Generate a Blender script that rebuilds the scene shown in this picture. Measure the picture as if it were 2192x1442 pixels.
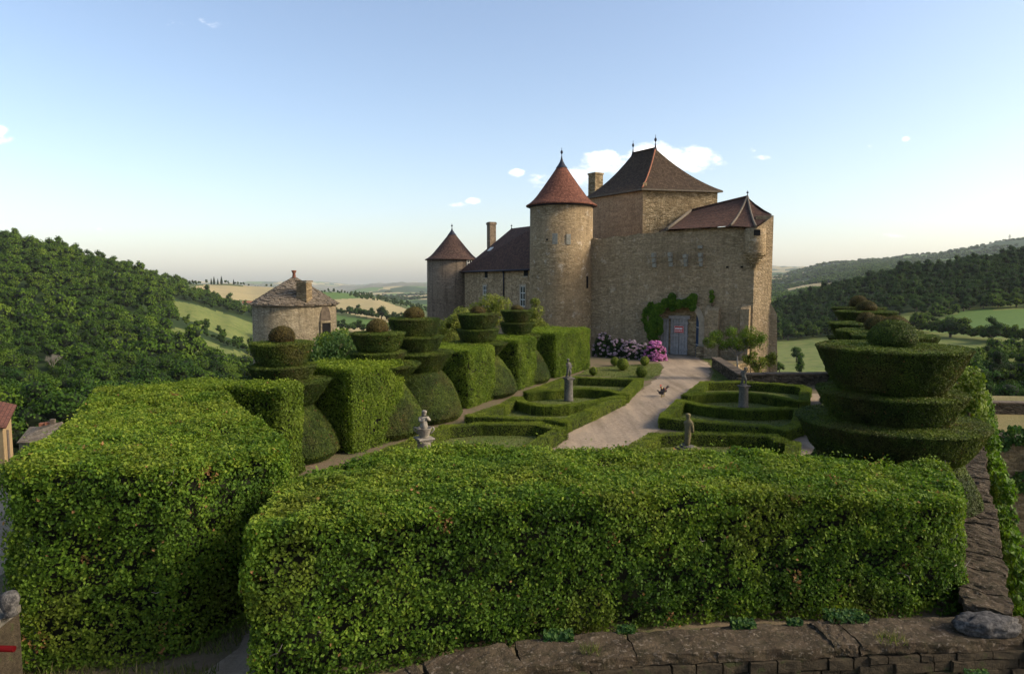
import bpy, bmesh, math, random
import numpy as np
from mathutils import Vector, Matrix
R = math.radians
sc = bpy.context.scene
for o in list(bpy.data.objects): bpy.data.objects.remove(o)

# ------------------------------------------------------------------ camera, sky, sun, exposure
H = 5.7; F = 1461.0; CX, CY = 1096.0, 721.0
PITCH = math.atan(121.0/F)
cd = bpy.data.cameras.new('camera'); cam = bpy.data.objects.new('camera', cd); sc.collection.objects.link(cam)
cam.location = (0, 0, H); cam.rotation_euler = (R(90)-PITCH, 0, 0)
cd.sensor_width = 36; cd.lens = F/2192*36; cd.clip_start = .1; cd.clip_end = 40000
sc.camera = cam
SUN_AZ = R(-9)      # direction towards the sun in plan
SUN_EL = R(31)
sun_dir = Vector((math.cos(SUN_AZ)*math.cos(SUN_EL), math.sin(SUN_AZ)*math.cos(SUN_EL), math.sin(SUN_EL)))
sl = bpy.data.lights.new('sun', 'SUN'); sl.energy = 2.4; sl.angle = R(18); sl.color = (1, .86, .66)
sun = bpy.data.objects.new('sun', sl); sc.collection.objects.link(sun)
sun.rotation_euler = sun_dir.to_track_quat('Z', 'Y').to_euler()
w = bpy.data.worlds.new('World'); sc.world = w; w.use_nodes = True
wt = w.node_tree; wt.nodes.clear()
def wn(t, **k):
    n = wt.nodes.new(t)
    for a, b in k.items(): setattr(n, a, b)
    return n
sky = wn('ShaderNodeTexSky', sky_type='NISHITA', sun_disc=False, sun_elevation=SUN_EL, sun_rotation=math.pi/2-SUN_AZ,
         altitude=300, air_density=1.0, dust_density=2.2, ozone_density=2.0)
bg = wn('ShaderNodeBackground'); bg.inputs[1].default_value = .118
wo = wn('ShaderNodeOutputWorld')
tc = wn('ShaderNodeTexCoord'); sep = wn('ShaderNodeSeparateXYZ'); wt.links.new(tc.outputs['Generated'], sep.inputs[0])
def wm(op, a, b=None, clamp=False):
    n = wn('ShaderNodeMath', operation=op, use_clamp=clamp)
    for i, v in enumerate((a, b)):
        if v is None: continue
        if isinstance(v, (int, float)): n.inputs[i].default_value = v
        else: wt.links.new(v, n.inputs[i])
    return n.outputs[0]
ysafe = wm('MAXIMUM', sep.outputs[1], .05)
ta = wm('DIVIDE', sep.outputs[0], ysafe); tb = wm('DIVIDE', sep.outputs[2], ysafe)
cmb = wn('ShaderNodeCombineXYZ'); wt.links.new(ta, cmb.inputs[0]); wt.links.new(wm('MULTIPLY', tb, 1.9), cmb.inputs[1])
nz = wn('ShaderNodeTexNoise'); nz.inputs['Scale'].default_value = 36; nz.inputs['Detail'].default_value = 9; nz.inputs['Roughness'].default_value = .62
wt.links.new(cmb.outputs[0], nz.inputs['Vector'])
nzl = wn('ShaderNodeTexNoise'); nzl.inputs['Scale'].default_value = 9; nzl.inputs['Detail'].default_value = 4
wt.links.new(cmb.outputs[0], nzl.inputs['Vector'])
clouds = [(1425,350,135,36,1.0),(1480,342,70,30,1.0),(1395,330,60,26,1.0),(1285,352,60,30,1.0),(1225,385,60,28,.8),(1160,390,50,22,.55),(1108,374,24,12,.95),(1012,432,22,11,.95),
          (985,440,34,7,.5),(8,288,40,20,1.0),(20,305,40,14,.6),(1622,343,30,8,.6),(1922,305,14,7,.7),(222,491,11,5,.7),(1848,320,10,5,.4),(1340,372,160,16,.45),(1600,330,14,10,.4),(440,70,120,16,.22),(670,12,60,10,.3),(1912,505,60,6,.3)]
msk = None
for (px, py, rx, ry, st) in clouds:
    dx = wm('DIVIDE', wm('SUBTRACT', ta, (px-CX)/F), rx/F); dy = wm('DIVIDE', wm('SUBTRACT', tb, (600-py)/F), ry/F)
    d2 = wm('ADD', wm('MULTIPLY', dx, dx), wm('MULTIPLY', dy, dy))
    e = wm('MULTIPLY', wm('SUBTRACT', 1.0, d2, True), st)
    msk = e if msk is None else wm('MAXIMUM', msk, e)
dens = wm('SUBTRACT', wm('ADD', msk, wm('MULTIPLY', wm('SUBTRACT', nz.outputs[0], .5), 2.0)), .27)
dens = wm('MULTIPLY', dens, wm('MULTIPLY', msk, 6.0, True))
dens = wm('MULTIPLY', wm('POWER', wm('MULTIPLY', dens, 1.5, True), 1.25), 1.0, True)
fac = wm('MULTIPLY', wm('MULTIPLY', dens, .85), wm('GREATER_THAN', sep.outputs[1], .1))
cr = wn('ShaderNodeValToRGB'); wt.links.new(wm('ADD', dens, wm('MULTIPLY', wm('SUBTRACT', nzl.outputs[0], .5), 1.2), True), cr.inputs[0])
cr.color_ramp.elements[0].color = (.74*7, .75*7, .80*7, 1); cr.color_ramp.elements[1].color = (1.0*9.2, .92*9.2, .82*9.2, 1)
mx = wn('ShaderNodeMixRGB'); wt.links.new(fac, mx.inputs[0]); wt.links.new(cr.outputs[0], mx.inputs[2])
tn = wn('ShaderNodeMixRGB', blend_type='MULTIPLY'); tn.inputs[0].default_value = 1; tn.inputs[2].default_value = (1.06, .975, .915, 1); wt.links.new(sky.outputs[0], tn.inputs[1]); wt.links.new(tn.outputs[0], mx.inputs[1])
wt.links.new(mx.outputs[0], bg.inputs[0]); wt.links.new(bg.outputs[0], wo.inputs[0])
sc.view_settings.view_transform = 'Standard'; sc.view_settings.look = 'None'
sc.view_settings.exposure = 1.15; sc.view_settings.gamma = 1
sc.render.engine = 'CYCLES'
sc.cycles.max_bounces = 6; sc.cycles.diffuse_bounces = 3; sc.cycles.transmission_bounces = 3; sc.cycles.volume_bounces = 2
sc.cycles.use_adaptive_sampling = True

# ------------------------------------------------------------------ layout helpers: survey points of the place
def ray(px, py):
    a = (px-CX)/F; b = (CY-py)/F
    yy = math.cos(PITCH)+b*math.sin(PITCH)
    return a/yy, (b*math.cos(PITCH)-math.sin(PITCH))/yy
def at(px, py, z=0.0):
    x, s = ray(px, py); D = (z-H)/s
    return Vector((x*D, D, z))
def atD(px, py, D):
    x, s = ray(px, py)
    return Vector((x*D, D, H+s*D))
def xD(px, D, py=700): return ray(px, py)[0]*D

rng = np.random.default_rng(11); random.seed(5)
def hsh(i, j, k, seed):
    h = (i.astype(np.int64)*73856093) ^ (j.astype(np.int64)*19349663) ^ (k.astype(np.int64)*83492791) ^ (seed*2654435761)
    h = (h ^ (h >> 13))*1274126177; h = h ^ (h >> 16)
    return (h & 0xffff)/65535.0
def vnoise(P, s=1.0, seed=0):
    Q = np.asarray(P, float)*s; I = np.floor(Q).astype(np.int64); f = Q-I; f = f*f*(3-2*f)
    r = 0
    for dx in (0, 1):
        for dy in (0, 1):
            for dz in (0, 1):
                wgt = (f[:, 0] if dx else 1-f[:, 0])*(f[:, 1] if dy else 1-f[:, 1])*(f[:, 2] if dz else 1-f[:, 2])
                r = r+wgt*hsh(I[:, 0]+dx, I[:, 1]+dy, I[:, 2]+dz, seed)
    return r*2-1
def fbm(P, s=1.0, seed=0, o=3):
    r = 0; a = 1
    for k in range(o): r = r+a*vnoise(P, s*2**k, seed+k*7); a *= .5
    return r/1.75

def tag(o, label=None, cat=None, group=None, kind=None):
    if label: o['label'] = label
    if cat: o['category'] = cat
    if group: o['group'] = group
    if kind: o['kind'] = kind
    return o
def link(name, me, parent=None):
    o = bpy.data.objects.new(name, me); sc.collection.objects.link(o)
    if parent: o.parent = parent
    return o
def empty(name, loc=(0, 0, 0), rz=0):
    o = bpy.data.objects.new(name, None); sc.collection.objects.link(o); o.location = loc; o.rotation_euler = (0, 0, rz); o.empty_display_size = .3
    return o
def copy_tree(o, parent=None):
    c = o.copy(); sc.collection.objects.link(c); c.parent = parent
    for ch in list(o.children): copy_tree(ch, c)
    return c
def npmesh(name, V, Fc, mats, rnd=None, mi=None, smooth=False, uv=None):
    V = np.asarray(V, np.float32); Fc = np.asarray(Fc, np.int32); n, k = Fc.shape
    me = bpy.data.meshes.new(name); me.vertices.add(len(V)); me.vertices.foreach_set('co', V.ravel())
    me.loops.add(n*k); me.loops.foreach_set('vertex_index', Fc.ravel())
    me.polygons.add(n); me.polygons.foreach_set('loop_start', np.arange(0, n*k, k, dtype=np.int32))
    try: me.polygons.foreach_set('loop_total', np.full(n, k, np.int32))
    except Exception: pass
    for m in (mats if isinstance(mats, (list, tuple)) else [mats]): me.materials.append(m)
    if mi is not None: me.polygons.foreach_set('material_index', np.asarray(mi, np.int32))
    me.polygons.foreach_set('use_smooth', np.full(n, smooth, bool))
    if rnd is not None:
        a = me.attributes.new('rnd', 'FLOAT', 'FACE'); a.data.foreach_set('value', np.asarray(rnd, np.float32))
    if uv is not None:
        u = me.uv_layers.new(name='UVMap'); u.data.foreach_set('uv', np.asarray(uv, np.float32).ravel())
    me.update(calc_edges=True); me.validate()
    return me

class MB:
    """collects shapes, builds ONE mesh; uv in metres"""
    def __init__(s): s.v = []; s.f = []; s.uv = []; s.m = []; s.sm = []
    def face(s, pts, mi=0, uv=None, sm=False):
        b = len(s.v); s.v += [tuple(p) for p in pts]; s.f.append(list(range(b, b+len(pts))))
        if uv is None:
            P = [Vector(p) for p in pts]; n = Vector((0, 0, 0))
            for i in range(len(P)): n += P[i].cross(P[(i+1) % len(P)])
            if n.length < 1e-9: n = Vector((0, 0, 1))
            n.normalize()
            if abs(n.z) > .93: uv = [(p.x, p.y) for p in P]
            else:
                t = Vector((-n.y, n.x, 0)).normalized(); q = n.cross(t)
                uv = [(p.dot(t), p.dot(q)) for p in P]
        s.uv.append(uv); s.m.append(mi); s.sm.append(sm)
    def prism(s, poly, z0, z1, mi=0, top=None):
        n = len(poly); u = 0
        zt = z1 if callable(z1) else (lambda i: z1)
        for i in range(n):
            a = Vector(poly[i][:2]); b = Vector(poly[(i+1) % n][:2]); L = (b-a).length
            s.face([(a.x, a.y, z0), (b.x, b.y, z0), (b.x, b.y, zt((i+1) % n)), (a.x, a.y, zt(i))], mi, [(u, z0), (u+L, z0), (u+L, zt((i+1) % n)), (u, zt(i))]); u += L
        s.face([(p[0], p[1], zt(i)) for i, p in enumerate(poly)], mi if top is None else top)
        s.face([(p[0], p[1], z0) for p in reversed(poly)], mi)
    def box(s, c, d, rz=0, mi=0, rot=None):
        M = Matrix.Translation(Vector(c)) @ (rot if rot is not None else Matrix.Rotation(rz, 4, 'Z'))
        x, y, z = d[0]/2, d[1]/2, d[2]/2
        P = [M @ Vector(q) for q in ((-x, -y, -z), (x, -y, -z), (x, y, -z), (-x, y, -z), (-x, -y, z), (x, -y, z), (x, y, z), (-x, y, z))]
        for q in ((0, 1, 5, 4), (1, 2, 6, 5), (2, 3, 7, 6), (3, 0, 4, 7), (4, 5, 6, 7), (3, 2, 1, 0)): s.face([P[i] for i in q], mi)
    def lathe(s, c, prof, n=24, mi=0, sm=True, a0=0, a1=2*math.pi, caps=True, ell=1.0):
        full = abs(a1-a0-2*math.pi) < 1e-6; L = 0
        r0 = max(p[0] for p in prof)
        for k in range(len(prof)-1):
            (ra, za), (rb, zb) = prof[k], prof[k+1]; dl = math.hypot(rb-ra, zb-za)
            for i in range(n):
                t0 = a0+(a1-a0)*i/n; t1 = a0+(a1-a0)*(i+1)/n
                P = [(c[0]+ra*math.cos(t0), c[1]+ell*ra*math.sin(t0), c[2]+za), (c[0]+ra*math.cos(t1), c[1]+ell*ra*math.sin(t1), c[2]+za),
                     (c[0]+rb*math.cos(t1), c[1]+ell*rb*math.sin(t1), c[2]+zb), (c[0]+rb*math.cos(t0), c[1]+ell*rb*math.sin(t0), c[2]+zb)]
                U = [(t0*r0, L), (t1*r0, L), (t1*r0, L+dl), (t0*r0, L+dl)]
                if ra < 1e-5: P = [P[0], P[2], P[3]]; U = [U[0], U[2], U[3]]
                elif rb < 1e-5: P = P[:3]; U = U[:3]
                s.face(P, mi, U, sm)
            L += dl
    def tube(s, pts, rad, n=8, mi=0):
        pts = [Vector(p) for p in pts]; rr = rad if isinstance(rad, (list, tuple)) else [rad]*len(pts)
        rings = []
        for i, p in enumerate(pts):
            d = (pts[min(i+1, len(pts)-1)]-pts[max(i-1, 0)]).normalized()
            a = d.orthogonal().normalized() if i == 0 else (rings[-1][1]-d*rings[-1][1].dot(d)).normalized()
            b = d.cross(a); rings.append(([p+(a*math.cos(t*2*math.pi/n)+b*math.sin(t*2*math.pi/n))*rr[i] for t in range(n)], a))
        for i in range(len(pts)-1):
            A, B = rings[i][0], rings[i+1][0]
            for t in range(n): s.face([A[t], A[(t+1) % n], B[(t+1) % n], B[t]], mi, None, True)
        s.face(list(reversed(rings[0][0])), mi); s.face(rings[-1][0], mi)
    def build(s, name, mats, parent=None, weld=True):
        me = bpy.data.meshes.new(name); me.from_pydata(s.v, [], s.f)
        for m in (mats if isinstance(mats, (list, tuple)) else [mats]): me.materials.append(m)
        me.polygons.foreach_set('material_index', s.m); me.polygons.foreach_set('use_smooth', s.sm)
        u = me.uv_layers.new(name='UVMap'); u.data.foreach_set('uv', [c for f in s.uv for p in f for c in p])
        if weld:
            bm = bmesh.new(); bm.from_mesh(me); bmesh.ops.remove_doubles(bm, verts=bm.verts, dist=1e-4); bm.to_mesh(me); bm.free()
        me.update()
        return link(name, me, parent)

# ------------------------------------------------------------------ materials
def newmat(name):
    m = bpy.data.materials.new(name); m.use_nodes = True; t = m.node_tree; t.nodes.clear()
    o = t.nodes.new('ShaderNodeOutputMaterial'); b = t.nodes.new('ShaderNodeBsdfPrincipled'); t.links.new(b.outputs[0], o.inputs[0])
    b.inputs['Roughness'].default_value = .85; b.inputs['Specular IOR Level'].default_value = .25
    return m, t, b, o
def nd(t, typ, inp=None, **k):
    n = t.nodes.new(typ)
    for a, b in k.items(): setattr(n, a, b)
    for a, b in (inp or {}).items():
        if isinstance(b, bpy.types.NodeSocket): t.links.new(b, n.inputs[a])
        else: n.inputs[a].default_value = b
    return n
def ramp(t, fac, stops, interp='LINEAR'):
    n = t.nodes.new('ShaderNodeValToRGB'); t.links.new(fac, n.inputs[0]); e = n.color_ramp.elements; n.color_ramp.interpolation = interp
    while len(e) < len(stops): e.new(.5)
    for i, (p, c) in enumerate(stops): e[i].position = p; e[i].color = (c[0], c[1], c[2], 1) if len(c) == 3 else c
    return n.outputs[0]
def mixc(t, f, a, b, bt='MIX'):
    n = t.nodes.new('ShaderNodeMixRGB'); n.blend_type = bt
    for i, v in ((0, f), (1, a), (2, b)):
        if isinstance(v, bpy.types.NodeSocket): t.links.new(v, n.inputs[i])
        else: n.inputs[i].default_value = v if i == 0 else (v[0], v[1], v[2], 1)
    return n.outputs[0]
def mth(t, op, a, b=None, clamp=False):
    n = t.nodes.new('ShaderNodeMath'); n.operation = op; n.use_clamp = clamp
    for i, v in enumerate((a, b)):
        if v is None: continue
        if isinstance(v, bpy.types.NodeSocket): t.links.new(v, n.inputs[i])
        else: n.inputs[i].default_value = v
    return n.outputs[0]
def noise(t, vec, scale, detail=5, rough=.55):
    return nd(t, 'ShaderNodeTexNoise', {'Vector': vec, 'Scale': scale, 'Detail': detail, 'Roughness': rough}).outputs[0]
def pos(t): return nd(t, 'ShaderNodeNewGeometry').outputs['Position']
def bump(t, b, h, dist, strength=1.0):
    n = nd(t, 'ShaderNodeBump', {'Height': h, 'Distance': dist, 'Strength': strength}); t.links.new(n.outputs[0], b.inputs['Normal'])

def leafmat(name, stops, patch=None, pscale=.6, trans=.28, rough=.6, spec=.12, tcol=1.5, each=0):
    """leaves: every leaf its own tone (face attribute), larger patches by position"""
    m, t, b, o = newmat(name)
    r = nd(t, 'ShaderNodeAttribute', attribute_name='rnd').outputs['Fac']
    c = ramp(t, r, stops)
    P = pos(t)
    if patch:
        n = noise(t, P, pscale, 4, .6)
        f = ramp(t, n, [(.5, (0, 0, 0)), (.68, (1, 1, 1))])
        c = mixc(t, mth(t, 'MULTIPLY', f, patch[3]), c, patch[:3], 'MIX')
    n2 = noise(t, P, pscale*3.1+.2, 3)
    c = mixc(t, 1.0, c, ramp(t, n2, [(.3, (.72, .74, .7)), (.7, (1.28, 1.25, 1.2))]), 'MULTIPLY')
    if each:
        oi = nd(t, 'ShaderNodeObjectInfo').outputs['Random']
        c = mixc(t, each, c, ramp(t, oi, [(0, (.55, .62, .6)), (.35, (.9, .95, .8)), (.7, (1.25, 1.2, .9)), (1, (2.0, 1.6, .9))]), 'MULTIPLY')
    t.links.new(c, b.inputs['Base Color']); b.inputs['Roughness'].default_value = rough; b.inputs['Specular IOR Level'].default_value = spec
    tr = nd(t, 'ShaderNodeBsdfTranslucent', {'Color': mixc(t, 1.0, c, (tcol*1.05, tcol*1.15, tcol*.5), 'MULTIPLY')})
    mx = nd(t, 'ShaderNodeMixShader', {0: trans, 1: b.outputs[0], 2: tr.outputs[0]}); t.links.new(mx.outputs[0], o.inputs[0])
    return m
def plain(name, col, rough=.8, nscale=3, var=.25, bmp=0, spec=.25):
    m, t, b, o = newmat(name); P = pos(t); n = noise(t, P, nscale, 6, .6)
    c = mixc(t, 1.0, col, ramp(t, n, [(.25, (1-var,)*3), (.75, (1+var,)*3)]), 'MULTIPLY')
    t.links.new(c, b.inputs['Base Color']); b.inputs['Roughness'].default_value = rough; b.inputs['Specular IOR Level'].default_value = spec
    if bmp: bump(t, b, noise(t, P, nscale*3, 6, .6), bmp)
    return m
def stone(name, cols, stain, mortar, sx=3.2, sy=9.0, warp=.25, pale=None, streak=.4, plaster=None, bmp=.03, lichen=.25, joint_w=.5):
    """coursed rubble: stretched voronoi stones, mortar joints, weather stains with shapes of their own"""
    m, t, b, o = newmat(name)
    uv = nd(t, 'ShaderNodeUVMap').outputs[0]; P = pos(t)
    nw = nd(t, 'ShaderNodeTexNoise', {'Vector': uv, 'Scale': 1.1, 'Detail': 3}).outputs['Color']
    v1 = nd(t, 'ShaderNodeVectorMath', {0: nw, 1: (warp, warp*.45, 0)}, operation='MULTIPLY').outputs[0]
    v2 = nd(t, 'ShaderNodeVectorMath', {0: uv, 1: v1}, operation='ADD').outputs[0]
    v3 = nd(t, 'ShaderNodeVectorMath', {0: v2, 1: (sx, sy, 1)}, operation='MULTIPLY').outputs[0]
    vo = nd(t, 'ShaderNodeTexVoronoi', {'Vector': v3, 'Scale': 1.0}, voronoi_dimensions='2D')
    ve = nd(t, 'ShaderNodeTexVoronoi', {'Vector': v3, 'Scale': 1.0}, voronoi_dimensions='2D', feature='DISTANCE_TO_EDGE')
    cell = nd(t, 'ShaderNodeSeparateColor', {0: vo.outputs['Color']}).outputs[0]
    c = ramp(t, cell, cols)
    joint = ramp(t, ve.outputs['Distance'], [(.02, (1, 1, 1)), (.10, (0, 0, 0))])
    c = mixc(t, mth(t, 'MULTIPLY', joint, joint_w), c, mortar)
    mv = nd(t, 'ShaderNodeVectorMath', {0: uv, 1: (1.3, 3.6, 1)}, operation='MULTIPLY').outputs[0]
    c = mixc(t, 1.0, c, ramp(t, noise(t, mv, 1.0, 7, .72), [(.3, (.74, .74, .74)), (.5, (1, 1, 1)), (.7, (1.26, 1.25, 1.22))]), 'MULTIPLY')
    big = noise(t, P, .28, 6, .62)
    if plaster is not None:
        pm = ramp(t, noise(t, P, .5, 5, .65), [(.44, (1, 1, 1)), (.56, (0, 0, 0))])
        c = mixc(t, mth(t, 'MULTIPLY', pm, plaster[3]), c, plaster[:3])
    c = mixc(t, ramp(t, big, [(.48, (0, 0, 0)), (.66, (.75, .75, .75))]), c, stain)
    if pale is not None:
        pn = noise(t, P, 1.7, 7, .7)
        c = mixc(t, ramp(t, pn, [(.58, (0, 0, 0)), (.66, (pale[3],)*3)]), c, pale[:3])
    # rain streaks, stretched down the wall
    sv = nd(t, 'ShaderNodeVectorMath', {0: uv, 1: (1.6, .14, 1)}, operation='MULTIPLY').outputs[0]
    st = noise(t, sv, 1.0, 6, .65)
    c = mixc(t, mth(t, 'MULTIPLY', ramp(t, st, [(.50, (0, 0, 0)), (.68, (1, 1, 1))]), streak), c, [q*.38 for q in stain])
    fine = noise(t, P, 7.0, 6, .7)
    c = mixc(t, 1.0, c, ramp(t, fine, [(.3, (.62, .62, .62)), (.7, (1.4, 1.38, 1.34))]), 'MULTIPLY')
    t.links.new(c, b.inputs['Base Color']); b.inputs['Roughness'].default_value = .95; b.inputs['Specular IOR Level'].default_value = .1
    hh = mth(t, 'ADD', mth(t, 'MULTIPLY', ve.outputs['Distance'], 1.2), mth(t, 'ADD', fine, mth(t, 'MULTIPLY', cell, .6)))
    bump(t, b, hh, bmp*1.7)
    return m
def tiles(name, cols, row=.16, wid=.17, bmp=.03, patch=None):
    m, t, b, o = newmat(name); uv = nd(t, 'ShaderNodeUVMap').outputs[0]; P = pos(t)
    v3 = nd(t, 'ShaderNodeVectorMath', {0: uv, 1: (1, 1, 1)}, operation='MULTIPLY').outputs[0]
    br = nd(t, 'ShaderNodeTexBrick', {'Vector': v3, 'Color1': (0, 0, 0, 1), 'Color2': (1, 1, 1, 1), 'Mortar': (.5, .5, .5, 1), 'Scale': 1.0, 'Mortar Size': .012,
            'Brick Width': wid, 'Row Height': row, 'Bias': 0.0})
    n = noise(t, P, 5.5, 5, .7)
    f = mth(t, 'ADD', mth(t, 'MULTIPLY', nd(t, 'ShaderNodeSeparateColor', {0: br.outputs[0]}).outputs[0], .38), mth(t, 'ADD', .1, mth(t, 'MULTIPLY', n, .5)))
    c = ramp(t, f, cols)
    c = mixc(t, mth(t, 'MULTIPLY', br.outputs['Fac'], .7), c, (.02, .014, .012))
    if patch:
        c = mixc(t, ramp(t, noise(t, P, .9, 6, .7), [(.5, (0, 0, 0)), (.7, (patch[3],)*3)]), c, patch[:3])
    c = mixc(t, ramp(t, noise(t, P, 9, 4, .7), [(.66, (0, 0, 0)), (.74, (.5, .5, .5))]), c, (.22, .20, .16))
    t.links.new(c, b.inputs['Base Color']); b.inputs['Roughness'].default_value = .9; b.inputs['Specular IOR Level'].default_value = .08
    sy = nd(t, 'ShaderNodeSeparateXYZ', {0: uv}).outputs[1]
    saw = mth(t, 'SUBTRACT', 1.0, mth(t, 'FRACT', mth(t, 'DIVIDE', sy, row)))
    bump(t, b, mth(t, 'ADD', saw, mth(t, 'MULTIPLY', n, .5)), bmp)
    return m
def ground(name, a, b_, c_, s1=.5, s2=6, bmp=.02, speck=None, track=None):
    m, t, b, o = newmat(name); P = pos(t)
    c = mixc(t, ramp(t, noise(t, P, s1, 6, .65), [(.36, (0, 0, 0)), (.64, (1, 1, 1))]), a, b_)
    c = mixc(t, ramp(t, noise(t, P, s2, 6, .7), [(.42, (0, 0, 0)), (.72, (.85, .85, .85))]), c, c_)
    if track:
        mp = nd(t, 'ShaderNodeMapping', {'Vector': P, 'Rotation': (0, 0, R(24)), 'Scale': (1.5, .13, 1)}).outputs[0]
        c = mixc(t, 1.0, c, ramp(t, noise(t, mp, 1.0, 5, .6), [(.36, (.74, .73, .70)), (.5, (1, 1, 1)), (.66, (1.22, 1.20, 1.17))]), 'MULTIPLY')
    if speck: c = mixc(t, ramp(t, noise(t, P, speck[1], 3, .6), [(.58, (0, 0, 0)), (.66, (.6, .6, .6))]), c, speck[0])
    t.links.new(c, b.inputs['Base Color']); b.inputs['Roughness'].default_value = .95; b.inputs['Specular IOR Level'].default_value = .1
    if bmp: bump(t, b, noise(t, P, s2*3, 6, .7), bmp)
    return m
M = {}
M['hornbeam'] = leafmat('hornbeam_leaf', [(0, (.018, .043, .006)), (.35, (.048, .098, .010)), (.7, (.098, .162, .016)), (.965, (.160, .208, .024)), (1, (.22, .12, .05))], (.145, .15, .022, .55), .55)
M['hornbeam_yellow'] = leafmat('hornbeam_yellow_leaf', [(0, (0.055, 0.073, 0.010)), (.5, (0.116, 0.147, 0.014)), (.95, (0.189, 0.191, 0.020)), (1, (0.244, 0.118, 0.040))], (.12, .13, .03, .5), .6)
M['hedge_bright'] = leafmat('block_hedge_leaf', [(0, (0.044, 0.074, 0.009)), (.5, (0.099, 0.152, 0.015)), (.96, (0.161, 0.214, 0.022)), (1, (0.197, 0.124, 0.037))], (0.142, 0.178, 0.030, .5), .9)
M['yew'] = leafmat('yew_tuft', [(0, (0.013, 0.025, 0.006)), (.5, (0.036, 0.058, 0.011)), (.78, (0.065, 0.094, 0.014)), (.975, (0.107, 0.138, 0.020)), (1, (0.164, 0.069, 0.038))], (0.073, 0.055, 0.020, .55), .8, trans=.15)
M['yew_brown'] = leafmat('browned_yew_tuft', [(0, (.018, .016, .006)), (.5, (.060, .044, .014)), (.8, (.085, .068, .020)), (.975, (.10, .08, .025)), (1, (.16, .07, .035))], (.045, .055, .014, .6), .9, trans=.15)
M['box'] = leafmat('box_leaf', [(0, (0.049, 0.073, 0.008)), (.5, (0.104, 0.146, 0.016)), (1, (0.185, 0.221, 0.024))], (0.188, 0.212, 0.036, .5), .7, trans=.2)
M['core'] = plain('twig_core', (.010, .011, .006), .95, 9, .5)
M['bark'] = plain('bark', (.11, .085, .06), .95, 14, .4, .02)
M['greybark'] = plain('grey_twigs', (.20, .18, .15), .95, 8, .3)
M['tree'] = leafmat('broadleaf', [(0, (0.019, 0.040, 0.008)), (.5, (0.035, 0.074, 0.011)), (1, (0.068, 0.109, 0.016))], (0.064, 0.102, 0.018, .7), .035, trans=.15, rough=.7, spec=.05, each=1)
M['tree_dark'] = leafmat('dark_broadleaf', [(0, (0.015, 0.031, 0.008)), (.5, (0.026, 0.059, 0.011)), (1, (0.054, 0.092, 0.016))], (0.039, 0.086, 0.023, .6), .04, trans=.12, rough=.7, spec=.05, each=1)
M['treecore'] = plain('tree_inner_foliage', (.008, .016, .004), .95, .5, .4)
M['fruit'] = leafmat('fruit_tree_leaf', [(0, (0.056, 0.077, 0.016)), (.5, (0.127, 0.159, 0.029)), (1, (0.238, 0.235, 0.047))], (0.208, 0.221, 0.065, .5), 1.2)
M['lilac'] = leafmat('lilac_leaf', [(0, (0.024, 0.054, 0.016)), (.5, (0.055, 0.103, 0.029)), (1, (0.104, 0.157, 0.042))], None, 1.0)
M['vine'] = leafmat('vine_leaf', [(0, (0.024, 0.059, 0.008)), (.5, (0.061, 0.122, 0.012)), (1, (0.122, 0.186, 0.019))], None, 1.5)
M['ivy'] = leafmat('ivy_leaf', [(0, (0.015, 0.044, 0.016)), (.5, (0.037, 0.088, 0.022)), (1, (0.091, 0.147, 0.029))], None, 1.5)
M['hydleaf'] = leafmat('hydrangea_leaf', [(0, (0.012, 0.025, 0.010)), (.6, (0.027, 0.054, 0.016)), (1, (0.061, 0.088, 0.024))], None, 1.5)
M['petal_pale'] = leafmat('pale_petal', [(0, (.32, .20, .34)), (.6, (.50, .36, .48)), (1, (.66, .56, .60))], None, 3, trans=.2)
M['petal_pink'] = leafmat('pink_petal', [(0, (0.359, 0.090, 0.324)), (.6, (0.530, 0.180, 0.450)), (1, (0.633, 0.324, 0.558))], None, 3, trans=.2)
M['wall'] = stone('curtain_rubble', [(0, (0.210, 0.161, 0.094)), (.5, (0.289, 0.220, 0.130)), (1, (0.377, 0.296, 0.188))], (0.222, 0.165, 0.098), (0.173, 0.130, 0.077), 3.4, 12.0, warp=.05, plaster=(.315, .245, .15, .5), pale=(0.499, 0.421, 0.312, .55), streak=.35)
M['tower'] = stone('tower_rubble', [(0, (0.170, 0.127, 0.068)), (.5, (0.253, 0.190, 0.109)), (1, (0.341, 0.271, 0.167))], (0.176, 0.129, 0.076), (0.176, 0.133, 0.079), 3.8, 12.5, warp=.06, plaster=(0.276, 0.208, 0.121, .8), pale=(0.470, 0.426, 0.345, .55), streak=.3, bmp=.022)
M['keep_stone'] = stone('keep_rubble', [(0, (0.129, 0.098, 0.053)), (.5, (0.259, 0.196, 0.111)), (1, (0.388, 0.311, 0.191))], (0.176, 0.130, 0.074), (0.129, 0.098, 0.057), 4.2, 11, warp=.06, pale=(0.388, 0.322, 0.219, .5))
M['plaster'] = stone('keep_render', [(0, (.33, .215, .125)), (.5, (.36, .235, .135)), (1, (.39, .26, .15))], (.29, .19, .11), (.33, .215, .125), 1.2, 3.0, streak=.3, bmp=.008, joint_w=.1)
M['left_tower'] = stone('far_tower_render', [(0, (.13, .100, .072)), (.5, (.18, .140, .100)), (1, (.23, .18, .125))], (.115, .088, .066), (.13, .102, .074), 4.0, 11.0, warp=.12, plaster=(.185, .145, .102, .7), pale=(.27, .23, .18, .45), streak=.7, bmp=.02)
M['wing'] = stone('wing_rubble', [(0, (0.213, 0.155, 0.089)), (.5, (0.314, 0.238, 0.141)), (1, (0.414, 0.322, 0.198))], (0.202, 0.150, 0.089), (0.224, 0.172, 0.104), 3.2, 8, warp=.15, streak=.55)
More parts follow.
